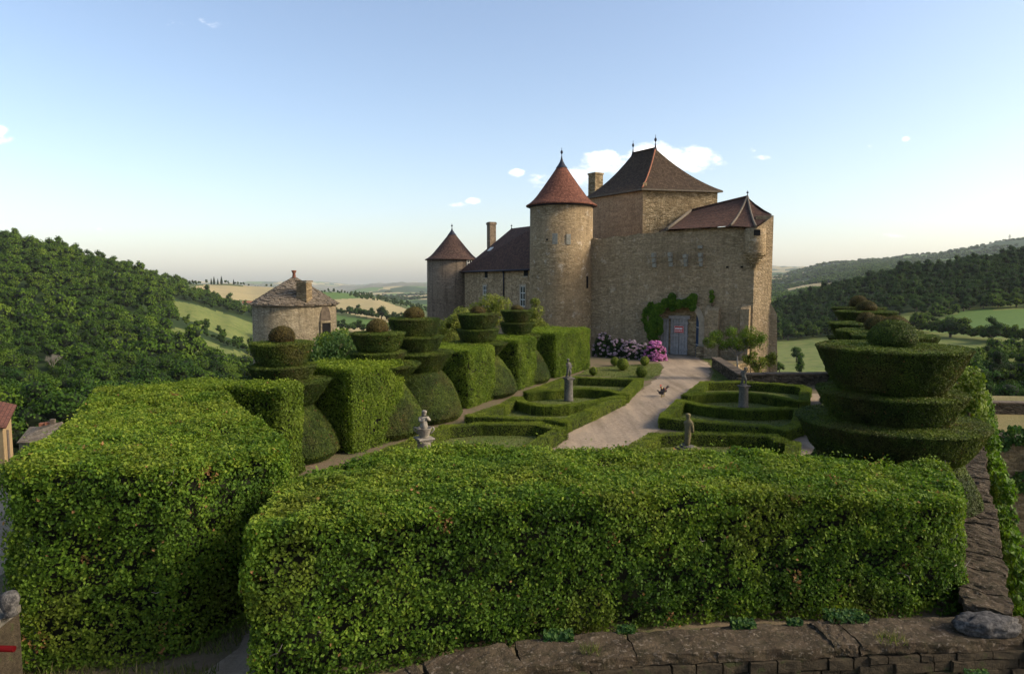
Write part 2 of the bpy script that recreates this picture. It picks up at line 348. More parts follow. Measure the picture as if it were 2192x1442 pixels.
M['dove'] = stone('dovecote_render', [(0, (0.176, 0.144, 0.090)), (.5, (0.246, 0.205, 0.131)), (1, (0.326, 0.279, 0.188))], (0.176, 0.144, 0.094), (0.176, 0.144, 0.090), 3.0, 8.5, warp=.12, plaster=(0.251, 0.205, 0.127, .55), streak=.75)
M['drystone'] = stone('parapet_rubble', [(0, (0.038, 0.032, 0.022)), (.5, (0.098, 0.078, 0.055)), (1, (0.175, 0.143, 0.098))], (0.052, 0.042, 0.029), (0.014, 0.012, 0.008), 3.2, 9.0, warp=.3, pale=(0.210, 0.182, 0.140, .5), bmp=.05)
M['rampart'] = stone('rampart_stone', [(0, (.13, .095, .05)), (.5, (.22, .165, .092)), (1, (.30, .23, .135))], (.13, .10, .06), (.07, .052, .03), 2.2, 5.5)
M['limestone'] = plain('pale_limestone', (.33, .275, .195), .9, 4, .3, .01)
M['corbel'] = plain('grey_corbel_stone', (.235, .225, .18), .9, 6, .35, .02)
M['slab'] = plain('coping_stone', (.10, .078, .055), .95, 3, .5, .03)
M['moss_slab'] = ground('mossy_coping_stone', (0.051, 0.038, 0.025), (0.098, 0.075, 0.049), (0.025, 0.025, 0.012), 2.2, 5, .06, ((0.204, 0.170, 0.132), 17))
M['statue'] = ground('weathered_statue_stone', (0.115, 0.106, 0.089), (0.064, 0.061, 0.053), (0.204, 0.191, 0.157), 3.0, 12, .015)
M['boulder'] = ground('lichened_boulder', (.060, .058, .056), (.025, .025, .026), (.20, .19, .175), 4.0, 14, .03)
M['statue_pale'] = ground('pale_statue_stone', (0.270, 0.244, 0.188), (0.150, 0.131, 0.109), (0.315, 0.292, 0.240), 5.0, 16, .015)
M['statue_moss'] = ground('mossy_statue_stone', (.15, .125, .060), (.095, .085, .050), (.19, .165, .09), 5.0, 16, .015)
M['red_tiles'] = tiles('red_roof_tiles', [(.2, (0.066, 0.028, 0.020)), (.5, (0.135, 0.057, 0.038)), (.8, (0.210, 0.090, 0.058))])
M['brown_tiles'] = tiles('brown_roof_tiles', [(.2, (.030, .020, .018)), (.5, (.075, .046, .036)), (.8, (.125, .08, .06))], patch=(.05, .045, .035, .5))
M['purple_tiles'] = tiles('purple_brown_roof_tiles', [(.2, (.030, .019, .015)), (.5, (.070, .040, .029)), (.8, (.13, .070, .048))], patch=(.05, .036, .026, .4))
M['keep_tiles'] = tiles('dark_keep_roof_tiles', [(.2, (.026, .018, .012)), (.5, (.060, .042, .027)), (.8, (.10, .07, .045))], patch=(.05, .038, .028, .5))
M['stone_tiles'] = tiles('stone_slab_roofing', [(.2, (0.072, 0.057, 0.040)), (.5, (0.162, 0.130, 0.091)), (.8, (0.272, 0.227, 0.166))], .22, .35, .08, patch=(0.085, 0.072, 0.047, .5))
M['ridge'] = plain('ridge_tiles', (.24, .095, .05), .8, 5, .4, .02)
M['ridge_pale'] = plain('pale_ridge_tiles', (0.119, 0.098, 0.070), .8, 5, .4, .02)
M['lead'] = plain('lead', (.018, .020, .030), .5, 3, .2)
M['door'] = plain('weathered_grey_wood', (.30, .275, .255), .8, 5, .3, .01)
M['bluedoor'] = plain('blue_painted_wood', (.025, .06, .12), .6, 4, .25)
M['dark'] = plain('dark_opening', (.006, .006, .006), .9)
M['glass'] = plain('window_glass', (.02, .025, .03), .15, 3, .2, 0, .5)
M['frame'] = plain('white_window_frame', (.55, .55, .50), .7, 5, .1)
M['signred'] = plain('red_sign', (.55, .045, .03), .5, 5, .1)
M['signwhite'] = plain('white_sign_lettering', (.8, .78, .75), .5, 5, .05)
M['redpaint'] = plain('red_paint', (.055, .002, .003), .8, 5, .15, 0, .05)
M['gravel'] = ground('gravel', (.30, .235, .165), (.20, .155, .110), (.36, .29, .21), .55, 7, .03, ((.17, .14, .105), 20), True)
M['earth'] = ground('earth', (.17, .115, .08), (.125, .09, .06), (.21, .15, .11), .6, 8, .03, ((.09, .10, .04), 5))
M['soil'] = ground('garden_soil', (.16, .115, .075), (.10, .10, .045), (.19, .14, .095), .8, 9, .03, ((.05, .08, .02), 6))
M['lawn'] = ground('lawn', (.080, .112, .024), (.125, .130, .045), (.060, .090, .020), .8, 12, .03, ((.17, .145, .075), 9))
M['drygrass'] = ground('dry_grass', (.20, .165, .075), (.13, .13, .045), (.25, .20, .10), .5, 7, .05)
# ------------------------------------------------------------------ terrain: one sheet of real hills out to the horizon
DN = np.array([3, 12, 25, 40, 70, 110, 160, 230, 330, 450, 600, 800, 1100, 1600, 2400, 4000, 7000, 10000, 12500.])
COLS = {
 -500:[6000,1700,1130,1000,1010,960,850,740,620,510,440,520,600,620,640,625,612,608,605],
 0:   [6000,1700,1130,1010,1010,985,915,815,695,585,525,560,600,620,640,625,612,608,605],
 120: [6000,1700,1130,1010,1010,985,915,820,710,600,548,570,600,620,640,625,612,608,605],
 250: [6000,1700,1130,1010,1010,990,915,825,725,635,586,585,600,620,640,625,612,608,605],
 400: [6000,1700,1130,1000,1010,990,915,840,755,695,650,622,615,607,640,625,612,608,605],
 480: [6000,1700,1130,1000,1010,990,920,850,775,722,680,650,632,609,640,625,612,608,605],
 545: [6000,1700,1130,1000,1010,990,925,860,800,755,705,668,642,616,645,625,612,608,605],
 720: [6000,1700,1130,1000,1010,990,920,850,790,740,705,674,645,625,650,636,622,615,605],
 800: [6000,1700,1130,1000,1010,990,920,850,790,740,705,674,648,633,650,632,612,612,605],
 860: [6000,1700,1130,1000,1010,990,920,850,790,745,710,680,656,648,648,632,607,612,605],
 910: [6000,1700,1130,1000,1010,990,920,850,790,745,712,684,668,660,645,632,609,612,605],
 1096:[6000,1700,1130,1000,1010,990,920,850,790,745,712,690,672,660,645,625,608,608,605],
 1270:[6000,1700,1130,1000,1010,990,920,850,790,745,712,690,672,660,640,620,605,600,603],
 1660:[6000,1700,1130,1000,940,880,825,785,750,715,668,680,660,640,615,594,585,569,603],
 1780:[6000,1700,1130,1000,945,890,835,780,745,700,632,650,640,622,592,566,574,578,603],
 1870:[6000,1700,1130,1010,945,890,835,775,725,672,606,625,620,605,576,560,566,575,603],
 1950:[6000,2024,1284,1027,950,895,838,770,715,650,588,605,610,600,580,550,562,575,603],
 2192:[6000,2024,1284,1027,950,900,838,770,700,630,556,580,590,590,565,512,545,560,603],
 2900:[6000,2024,1284,1027,950,900,838,760,660,560,470,500,560,560,530,470,500,560,603]}
CP = np.array(sorted(COLS), float); CT = np.array([COLS[int(k)] for k in CP], float); LD = np.log(DN)
def terr_y(px, D):
    px = np.asarray(px, float); ld = np.log(np.asarray(D, float))
    i = np.clip(np.searchsorted(CP, px)-1, 0, len(CP)-2); f = np.clip((px-CP[i])/(CP[i+1]-CP[i]), 0, 1)
    j = np.clip(np.searchsorted(LD, ld)-1, 0, len(LD)-2); g = np.clip((ld-LD[j])/(LD[j+1]-LD[j]), 0, 1)
    f = f*f*(3-2*f)*.6+f*.4; g = g*g*(3-2*g)*.25+g*.75
    return (CT[i, j]*(1-f)*(1-g)+CT[i+1, j]*f*(1-g)+CT[i, j+1]*(1-f)*g+CT[i+1, j+1]*f*g)
def terr(px, D):
    px = np.asarray(px, float); D = np.asarray(D, float); y = terr_y(px, D)
    a = (px-CX)/F; b = (CY-y)/F
    yy = math.cos(PITCH)+b*math.sin(PITCH); z = H+D*(b*math.cos(PITCH)-math.sin(PITCH))/yy
    x = a/math.cos(PITCH)*D*.993
    P = np.stack([x, D, z], -1); sh = P.shape; Q = P.reshape(-1, 3).copy(); Q[:, 2] = 0
    amp = np.clip(D.reshape(-1)-60, 0, 6000)*.0032
    n = (vnoise(Q, 1/60., 3)*.45+vnoise(Q, 1/150., 4)*.7)*amp + vnoise(Q, 1/900., 5)*np.clip(D.reshape(-1)-2500, 0, 8000)*.006
    P[..., 2] += n.reshape(P.shape[:-1])
    return P
def on_terrain(px, py, dmin=60):
    """nearest ground point of the hills seen in this direction"""
    D = np.exp(np.linspace(math.log(dmin), math.log(9000), 900)); P = terr(np.full_like(D, px), D)
    s = (P[:, 2]-H)/P[:, 1]; sp = ray(px, py)[1]
    k = np.where(s >= sp)[0]
    return P[k[0]] if len(k) else P[int(np.argmax(s))]
def inpoly(px, py, poly):
    c = np.zeros(np.shape(px), bool); n = len(poly)
    for i in range(n):
        x0, y0 = poly[i]; x1, y1 = poly[(i+1) % n]
        if y0 == y1: continue
        k = ((y0 > py) != (y1 > py)) & (px < (x1-x0)*(py-y0)/(y1-y0)+x0); c ^= k
    return c
tpx = np.arange(-700, 2960, 5.0); tD = np.exp(np.linspace(math.log(3), math.log(12500), 330))
GX, GD = np.meshgrid(tpx, tD); TP = terr(GX, GD)
s_ = (TP[..., 2]-H)/TP[..., 1]
TPY = CY-F*(math.sin(PITCH)+s_*math.cos(PITCH))/(math.cos(PITCH)-s_*math.sin(PITCH))
nD, nX = GX.shape
idx = np.arange(nD*nX).reshape(nD, nX)
TF = np.stack([idx[:-1, :-1], idx[:-1, 1:], idx[1:, 1:], idx[1:, :-1]], -1).reshape(-1, 4)
fx = (GX[:-1, :-1]+GX[1:, 1:]).ravel()/2; fD = (GD[:-1, :-1]+GD[1:, 1:]).ravel()/2; fy = (TPY[:-1, :-1]+TPY[1:, 1:]).ravel()/2
# parcels: 0 rough grass, 1 forest floor, 2 meadow, 3 straw field, 4 green crop, 5 far woods, 6 far patchwork
mi = np.zeros(len(TF), int)
fP = TP[:-1, :-1].reshape(-1, 3)
MEADOW = [[(356,640),(416,652),(485,673),(556,697),(556,757),(485,723),(426,697),(378,676)], [(330,694),(399,708),(468,742),(556,764),(556,785),(468,772),(416,752),(347,712)]]
left_forest = (fx < 600) & (fD < 900)
mi[left_forest] = 1
mi[(fx < 470) & (fD < 1000) & (fx < 400)] = 1
for p in MEADOW: mi[inpoly(fx, fy, p) & (fD > 150) & (fD < 950)] = 2
mi[inpoly(fx, fy, [(408,614),(440,609),(500,611),(590,616),(575,628),(540,643),(500,642),(440,628)]) & (fD > 900) & (fD < 1700)] = 3
mi[inpoly(fx, fy, [(690,640),(720,636),(790,634),(912,676),(912,706),(870,697),(720,666),(690,668)]) & (fD > 600) & (fD < 1700)] = 3
mi[inpoly(fx, fy, [(640,622),(700,622),(760,628),(800,634),(800,637),(700,641),(640,642)]) & (fD > 900) & (fD < 1800)] = 4
mi[inpoly(fx, fy, [(640,672),(716,673),(790,684),(840,700),(700,704),(640,706)]) & (fD > 400) & (fD < 1000)] = 4
mi[inpoly(fx, fy, [(864,652),(915,660),(915,667),(880,660)]) & (fD > 800)] = 4
mi[(fx > 640) & (fx < 1000) & (fy > 700) & (fy < 722) & (fD > 300)] = 3
rf = (fx > 1500) & (fD > 410) & (fD < 1500)
mi[rf] = 1
mi[(fx > 1560) & (fD > 180) & (fD <= 410)] = 2
mi[inpoly(fx, fy, [(1965,700),(2060,668),(2110,662),(2300,662),(2300,735),(2080,716),(1990,708)]) & (fD > 180) & (fD < 480)] = 4
mi[inpoly(fx, fy, [(2080,800),(2192,770),(2300,760),(2300,830),(2130,826)]) & (fD > 90) & (fD < 300)] = 4
mi[inpoly(fx, fy, [(2040,735),(2300,738),(2300,770),(2060,782)]) & (fD > 120) & (fD < 400)] = 2
far = fD >= 1500
n1 = vnoise(np.stack([fP[:, 0], fP[:, 1]*.45, fP[:, 0]*0], -1), 1/330., 31)
n2 = vnoise(np.stack([fP[:, 0], fP[:, 1]*.5, fP[:, 0]*0], -1), 1/170., 33)
mi[far & (fx > 1500)] = 5; mi[far & (fx > 1500) & (n1 > .22) & (fx < 1990)] = 3; mi[far & (fx > 1500) & (n1 < -.45)] = 4
mi[far & (fx < 1500) & (fD > 1800)] = 4; mi[far & (fx < 1500) & (fD > 1800) & (n1 > .15)] = 3; mi[far & (fx < 1500) & (n2 < -.15) & (fD > 1800)] = 5
mi[(fD > 6100) & (fD < 9000) & (fx < 1500)] = 6
M['t_rough'] = ground('hill_rough_grass', (.060,.085,.022), (.10,.11,.04), (.045,.070,.018), .02, .25, 0)
M['t_forest'] = ground('forest_floor', (.020,.038,.010), (.034,.055,.013), (.016,.030,.009), .05, .6, 0)
M['t_meadow'] = ground('hillside_meadow', (.120,.150,.034), (.085,.120,.026), (.20,.185,.065), .035, .3, 0, ((.055,.085,.022), .11))
M['t_straw'] = ground('mown_straw_field', (.32,.255,.12), (.25,.215,.10), (.37,.30,.16), .02, .25, 0)
M['t_crop'] = ground('green_crop_field', (.078,.135,.030), (.095,.15,.035), (.065,.115,.026), .02, .4, 0)
M['t_farwood'] = ground('distant_woods', (.028,.055,.018), (.042,.074,.022), (.020,.042,.013), .006, .035, 0)
M['t_rock'] = ground('distant_rocky_hill', (.095,.11,.055), (.19,.165,.13), (.075,.10,.05), .003, .012, 0)
me = npmesh('hills', TP.reshape(-1, 3), TF, [M['t_rough'], M['t_forest'], M['t_meadow'], M['t_straw'], M['t_crop'], M['t_farwood'], M['t_rock']], mi=mi, smooth=True)
tag(link('hills', me), kind='structure')

# ------------------------------------------------------------------ garden plateau, path, lawns
plateau = [(-17, 3.4), (-3.3, 3.4), (-2.9, 7.7), (-1.1, 8.8), (.1, 9.4), (1.7, 9.7), (4.9, 10.0), (7.6, 10.2), (7.9, 10.8), (15.0, 22), (25.5, 38), (12.6, 37.2), (13.9, 45.2), (17.6, 48.2), (21.5, 55), (10, 66), (-12, 80), (-15, 60), (-11, 40), (-12.5, 26), (-15.5, 20), (-17, 14)]
b_ = MB(); n = len(plateau); 
for i in range(n):
    p, q = plateau[i], plateau[(i+1) % n]; L = math.hypot(q[0]-p[0], q[1]-p[1])
    b_.face([(p[0], p[1], -9), (q[0], q[1], -9), (q[0], q[1], 0), (p[0], p[1], 0)], 1, [(0, -9), (L, -9), (L, 0), (0, 0)])
b_.face([(p[0], p[1], 0) for p in plateau], 0)
tag(b_.build('garden_ground', [M['soil'], M['rampart']]), kind='structure')
def sheet(name, pts, z, mat, kind='structure', jag=0.10, sub=6):
    P = []
    pts = [Vector(p[:2]) for p in pts]
    for i in range(len(pts)):
        a, c = pts[i], pts[(i+1) % len(pts)]; m_ = max(1, int((c-a).length*sub/3))
        for k in range(m_):
            q = a.lerp(c, k/m_); nn = random.uniform(-jag, jag) if k else 0; d = (c-a).normalized()
            P.append((q.x-d.y*nn, q.y+d.x*nn, z))
    from mathutils.geometry import tessellate_polygon
    V = [Vector(p) for p in P]; T = tessellate_polygon([V])
    bb = MB()
    for t_ in T:
        tri = [V[k] for k in t_]
        if (tri[1]-tri[0]).cross(tri[2]-tri[0]).z < 0: tri.reverse()
        bb.face(tri)
    o = bb.build(name, mat); 
    if kind: tag(o, kind=kind)
    return o
G = lambda L, z=0: [at(x, y, z) for x, y in L]
drive = G([(1150,985),(1205,925),(1262,895),(1330,862),(1385,826),(1412,806),(1422,788),(1408,772),(1418,757),(1492,757),(1497,768),(1516,778),(1521,795),(1510,818),(1472,853),(1450,885),(1420,915),(1340,962),(1325,985)])
sheet('gravel_path', drive, .008, M['gravel'])
sheet('side_path', G([(1720,842),(1768,842),(1775,880),(1790,985),(1690,985),(1702,930)]), .006, M['gravel'])
sheet('hedge_path', [(-3.5, 6.2), (-2.2, 10.5), (-3.6, 14.5), (-5.6, 16.4), (-7.0, 18.2), (-5.0,17.8), (-3.6, 16.0), (-1.6, 14.9), (-4.1, 12.6), (-4.3, 11.2), (-3.9, 9.2), (-3.2,7.5), (-2.0, 6.2)][:6]+[(-5.2,17.3),(-4.3,15.2),(-4.3,12.0),(-4.25,10.2),(-5.6,6.2)], .006, M['gravel'])
sheet('left_path', [(-13.5, 9.5), (-10.2, 9.5), (-9.9, 13.4), (-12.0, 18.3), (-14.9, 18.3), (-14.6, 13.0)], .006, M['gravel'])
LAWN = [('box_ball_lawn', [(1232,803),(1268,787),(1375,779),(1412,778),(1420,788),(1410,803),(1384,815),(1290,806)]),
        ('gate_side_lawn', [(1499,766),(1528,768),(1570,805),(1583,815),(1520,815),(1528,795),(1520,778)]),
        ('parterre_lawn', [(1020,893),(1110,852),(1140,836),(1210,812),(1362,812),(1330,848),(1262,880),(1200,902),(1090,895)]),
        ('parterre_lawn', [(1430,892),(1465,855),(1475,850),(1530,820),(1716,832),(1718,860),(1706,920),(1580,912)]),
        ('parterre_lawn', [(800,980),(890,945),(960,915),(1155,910),(1190,925),(1120,985)]),
        ('parterre_lawn', [(1345,965),(1400,935),(1650,935),(1690,950),(1690,990),(1340,990)]),
        ('cypress_strip', [(1770,835),(1830,835),(1960,905),(1960,960),(1800,990),(1778,880)])]
for k, (nm, L) in enumerate(LAWN):
    o = sheet(nm, G(L), .004+.0006*k, M['lawn'])
# grass tufts on the lawns and the verge in the left foreground: uncountable blades
def blades(name, polys, dens, hgt, wid, mat, seed=1, label=None):
    r = np.random.default_rng(seed); Ps = []
    for poly in polys:
        p = np.array([(q[0], q[1]) for q in poly]); lo, hi = p.min(0), p.max(0); A = (hi-lo).prod(); m_ = int(A*dens)
        X = r.uniform(lo[0], hi[0], m_); Y = r.uniform(lo[1], hi[1], m_); k = inpoly(X, Y, [tuple(q) for q in p]); Ps.append(np.stack([X[k], Y[k], np.zeros(k.sum())], -1))
    P = np.concatenate(Ps); n = len(P); a = r.uniform(0, 6.28, n); h = hgt*r.uniform(.4, 1.3, n); ww = wid*r.uniform(.6, 1.3, n)
    T = np.stack([np.cos(a), np.sin(a), 0*a], -1)*ww[:, None]; ln = np.stack([r.normal(0, .35, n), r.normal(0, .35, n), np.ones(n)], -1)*h[:, None]
    V = np.stack([P-T, P+T, P+T*.1+ln], 1).reshape(-1, 3); Fc = np.arange(3*n).reshape(n, 3)
    o = link(name, npmesh(name, V, Fc, mat, rnd=r.uniform(0, 1, n))); tag(o, label or 'short grass growing on the lawns between the clipped hedges', 'grass', kind='stuff'); return o
M['blade'] = leafmat('grass_blade', [(0, (.060, .080, .020)), (.5, (.095, .120, .030)), (.85, (.14, .14, .045)), (1, (.22, .18, .09))], None, 1)
blades('lawn_grass', [[(q.x, q.y) for q in G(L)] for _, L in LAWN], 170, .05, .018, M['blade'])
blades('verge_grass', [[(-10.3, 7.6), (-4.0, 7.6), (-4.3, 9.6), (-10.3, 9.8)], [(-5.3,10.0),(-4.3,10.0),(-4.2,12.2),(-5.0,12.0)]], 420, .17, .010, M['blade'], 2, 'tufts of grass at the foot of the near left hedge')
# ------------------------------------------------------------------ castle
def wall_strip(mb, P0, P1, thick, cols, mi=0, top_mi=None, u0=0.0):
    """upright masonry between P0 and P1; cols = (s, bottom z, top z), thickness to the back (left of P0->P1)"""
    P0 = Vector(P0[:2]); P1 = Vector(P1[:2]); d = (P1-P0).normalized(); nrm = Vector((-d.y, d.x))*thick
    def pt(s, z, k): q = P0+d*s+nrm*k; return (q.x, q.y, z)
    for (s0, b0, t0), (s1, b1, t1) in zip(cols, cols[1:]):
        if s1-s0 < 1e-6: continue
        U = [(u0+s0, b0), (u0+s1, b1), (u0+s1, t1), (u0+s0, t0)]
        mb.face([pt(s0, b0, 0), pt(s1, b1, 0), pt(s1, t1, 0), pt(s0, t0, 0)], mi, U)
        mb.face([pt(s1, b1, 1), pt(s0, b0, 1), pt(s0, t0, 1), pt(s1, t1, 1)], mi, [U[1], U[0], U[3], U[2]])
        mb.face([pt(s0, t0, 0), pt(s1, t1, 0), pt(s1, t1, 1), pt(s0, t0, 1)], mi if top_mi is None else top_mi, [(s0, 0), (s1, 0), (s1, thick), (s0, thick)])
        mb.face([pt(s1, b1, 0), pt(s0, b0, 0), pt(s0, b0, 1), pt(s1, b1, 1)], mi, [(s1, 0), (s0, 0), (s0, thick), (s1, thick)])
    for (s, b0, t0), fl in ((cols[0], 1), (cols[-1], 0)):
        q = [pt(s, b0, 0), pt(s, t0, 0), pt(s, t0, 1), pt(s, b0, 1)]
        mb.face(q if fl else q[::-1], mi, [(0, b0), (0, t0), (thick, t0), (thick, b0)] if fl else [(thick, b0), (thick, t0), (0, t0), (0, b0)])
def finial(name, p, h, parent, r=.09, mat=None):
    b = MB(); b.lathe(p, [(r*1.9, -.15), (r*.8, h*.18), (r*.3, h*.42), (r*.3, h*.5), (r, h*.58), (r*1.2, h*.66), (r*.9, h*.74), (r*.25, h*.8), (r*.18, h), (0, h)], 10)
    return b.build(name, mat or M['lead'], parent)
def cone_roof(mb, c, r, z0, z1, flare=.12, n=40, mi=0, under=.35):
    hh = z1-z0
    mb.lathe((c[0], c[1], 0), [(r-under, z0-.02), (r, z0-.06), (r, z0+.03), (r*.90, z0+hh*.055), (r*.80, z0+hh*.125), (r*.70, z0+hh*.215), (r*.5, z0+hh*.43), (r*.3, z0+hh*.655), (r*.1, z0+hh*.885), (0, z1)], n, mi)

# round tower at the left end of the curtain wall
T1 = Vector((4.02, 56.2)); 
def rtower(c, r, ze, zt, re, mat, roofmat, label, z0=-1.5, fin=1.0, n=48):
    root = empty('round_tower', (c[0], c[1], 0)); tag(root, label, 'tower', 'round castle towers with cone roofs')
    b = MB(); b.lathe((0, 0, 0), [(r*1.035, z0), (r*1.012, z0+3), (r, ze*.5), (r*.992, ze), (0, ze)], n)
    b.build('wall', mat, root)
    b = MB(); cone_roof(b, (0, 0), re, ze, zt); rf = b.build('roof', roofmat, root)
    hh = zt-ze; b = MB(); b.lathe((0, 0, 0), [(re*.165, ze+hh*.83), (re*.10, ze+hh*.90), (re*.05, ze+hh*.97), (.03, zt+.05), (0, zt+.05)], 16); b.build('lead_cap', M['lead'], rf)
    finial('finial', (0, 0, zt-.05), fin, rf)
    return root
ze1 = H+(atD(1200, 441, 56.2).z-H); zt1 = atD(1195, 343, 56.2).z
tw = rtower(T1, 2.57, ze1, zt1, 2.88, M['tower'], M['red_tiles'], 'large round tower with a steep red tiled cone roof, beside the curtain wall', fin=1.05)
def on_round(c, r, px, py, mb, wd, hg, out=.02, dep=.12, mi=0):
    """a block set into a round wall where the given sight line meets it"""
    x, s = ray(px, py); d = Vector((x, 1)); A = d.dot(d); B = -2*d.dot(c); C_ = c.dot(c)-r*r; D = (-B-math.sqrt(max(0, B*B-4*A*C_)))/(2*A)
    p = d*D; nn = (p-c).normalized(); z = H+s*D
    q = p-c+nn*(out-dep/2); mb.box((q.x, q.y, z), (dep, wd, hg), math.atan2(nn.y, nn.x), mi)
    return p, nn, z
b = MB(); on_round(T1, 2.57, 1257, 604, b, .24, .95, .03); b.build('slit_window', M['dark'], tw)
b = MB(); on_round(T1, 2.57, 1188, 511, b, .42, .85, .025); b.build('blocked_window', M['corbel'], tw)
b = MB(); on_round(T1, 2.57, 1217, 512, b, .34, .8, .025); b.build('blocked_window', M['corbel'], tw)
b = MB(); on_round(T1, 2.57, 1171, 513, b, .14, .14, .02); b.build('putlog_hole', M['dark'], tw)
b = MB()
b.lathe((0, 0, 0), [(2.62, ze1-.16), (2.72, ze1-.12), (2.76, ze1-.05), (2.5, ze1-.045)], 48); b.build('eaves_cornice', M['lead'], tw)

T2 = Vector((atD(968, 560, 74).x, 74)); ze2 = atD(968, 556, 74).z; zt2 = atD(972, 492, 74).z
tw2 = rtower(T2, 2.72, ze2, zt2, 2.92, M['left_tower'], M['brown_tiles'], 'smaller round tower with a dark brown cone roof, farthest left of the castle', z0=-4, fin=.75)
def window(mb_parent, c, wd, hg, face_rz, name='window', bars=(2, 3), sill=True, surround=True):
    """a recessed casement: c on the wall face, face_rz = heading of the outward normal"""
    nx, ny = math.cos(face_rz), math.sin(face_rz)
    def o_(k): return (c[0]+nx*k, c[1]+ny*k)
    f = MB()
    if surround:
        for s in (-1, 1):
            f.box((o_(.03)[0]-ny*s*(wd/2+.08), o_(.03)[1]+nx*s*(wd/2+.08), c[2]), (.10, .14, hg+.02), face_rz)
        f.box((*o_(.032), c[2]+hg/2+.10), (.10, wd+.34, .17), face_rz)
        if sill: f.box((*o_(.06), c[2]-hg/2-.08), (.18, wd+.38, .13), face_rz)
    w_ = f.build(name, M['limestone'], mb_parent) if surround else None
    g = MB(); g.box((*o_(-.01), c[2]), (.05, wd, hg), face_rz); go = g.build('pane', M['glass'], w_ or mb_parent)
    g = MB()
    for k in range(bars[0]+1):
        t_ = -wd/2+wd*k/bars[0]; g.box((o_(.027)[0]-ny*t_, o_(.027)[1]+nx*t_, c[2]), (.03, .065, hg), face_rz)
    for k in range(bars[1]+1):
        t_ = -hg/2+hg*k/bars[1]; g.box((*o_(.029), c[2]+t_), (.03, wd, .055), face_rz)
    g.build('casement', M['frame'], w_ or mb_parent)
b = MB(); p, nn, z = on_round(T2, 2.72, 1004, 563, b, .62, .62, .02); b.build('window', M['glass'], tw2)
b = MB(); rz_ = math.atan2(nn.y, nn.x); q = p-T2+nn*.03
for k in (-1, 0, 1): b.box((q.x-nn.y*k*.3, q.y+nn.x*k*.3, z), (.04, .06, .66), rz_); b.box((q.x, q.y, z+k*.3), (.05, .66, .05), rz_)
b.build('casement', M['frame'], tw2)

# residential wing between the two round towers
Wr, Wl = Vector((2.0, 56.6)), Vector((-4.95, 71.5)); zew = 6.72
wing = empty('castle_wing', (0, 62, 0)); tag(wing, 'long residential wing with a brown tiled roof between the two round towers', 'house')
wing.location = (0, 0, 0)
dl = (Wr-Wl).normalized(); nb = Vector((-dl.y, dl.x)); Lw = (Wr-Wl).length
b = MB(); wall_strip(b, Wl, Wr, 5.5, [(0, -3, zew), (Lw, -3, zew)]); b.build('wall', M['wing'], wing)
rl = atD(1095, 489, 69.5); rr = atD(1150, 482, 62.0)
e0 = Wl-dl*.5-nb*.35; e1 = Wr-nb*.35; b = MB()
def quad_roof(mb, pts, mi=0, nseg=1): 
    a, c, d_, e = [Vector(p) for p in pts]; u = (c-a).normalized(); w1 = (e-a); 
    L = (c-a).length; mb.face([a, c, d_, e], mi, [(0, 0), (L, 0), ((d_-a).dot(u), (d_-c-u*(d_-c).dot(u)).length), ((e-a).dot(u), (w1-u*w1.dot(u)).length)])
quad_roof(b, [(e0.x, e0.y, zew-.08), (e1.x, e1.y, zew-.08), rr, rl])
bk0 = Wl-dl*.5+nb*6; bk1 = Wr+nb*6
mid = atD(1030, 541, 73.5)
b.face([(bk0.x, bk0.y, zew), (e0.x, e0.y, zew-.08), rl]); quad_roof(b, [(bk1.x, bk1.y, zew), (bk0.x, bk0.y, zew), rl, rr]); b.face([(e1.x, e1.y, zew-.08), (bk1.x, bk1.y, zew), rr])
b.face([(e0.x, e0.y, zew-.09), (bk0.x, bk0.y, zew-.01), (bk1.x, bk1.y, zew-.01), (e1.x, e1.y, zew-.09)])
rf = b.build('roof', M['purple_tiles'], wing)
b = MB(); g0 = Vector((e0.x, e0.y, zew-.14)); g1 = Vector((e1.x, e1.y, zew-.14)); b.tube([g0-Vector((nb.x, nb.y, 0))*.06, g1-Vector((nb.x, nb.y, 0))*.06], .08, 8); b.build('gutter', M['lead'], wing)
finial('finial', tuple(rl-Vector((0, 0, .06))), .5, rf, .07)
b = MB(); c = atD(1052, 500, 73); 
b.box((c.x, c.y, c.z-1.0), (.72, .72, 4.4), .5); b.box((c.x, c.y, atD(1052, 479, 73).z), (.84, .84, .22), .5); b.build('chimney', M['left_tower'], rf)
def on_wall(P0, P1, px, py, out=0):
    x, s = ray(px, py); d = (P1-P0); # x*D = P0.x + t*d.x ; D = P0.y+t*d.y
    t = (P0.x-x*P0.y)/(x*d.y-d.x); D = P0.y+t*d.y
    nn = Vector((d.y, -d.x)).normalized()
    return Vector((x*D+nn.x*out, D+nn.y*out, H+s*D)), math.atan2(nn.y, nn.x)
for px, py, wd, hg in ((1120, 634, .95, 1.7), (1039, 626, .85, 1.25)):
    c, rz = on_wall(Wl, Wr, px, py); window(wing, c, wd, hg, rz)
for px, py in ((1041, 588), (1126, 584)):
    c, rz = on_wall(Wl, Wr, px, py, .0); b = MB(); b.box(c, (.06, .8 if px > 1100 else .7, .55), rz); b.build('attic_opening', M['dark'], wing)
    b = MB(); b.box(c+Vector((math.cos(rz)*.05, math.sin(rz)*.05, -.33)), (.12, .95, .1), rz); b.build('sill', M['limestone'], wing)
b = MB()
cs = [on_wall(Wl, Wr, px, py, .1)[0] for px, py in ((1076, 577), (1080, 585), (1080, 640))]; b.tube(cs, .07, 8); b.build('downpipe', M['lead'], wing)
b = MB(); c = atD(1051, 545, 66.5); 
uu = (rl-Vector((e0.x, e0.y, zew-.08))).normalized(); 
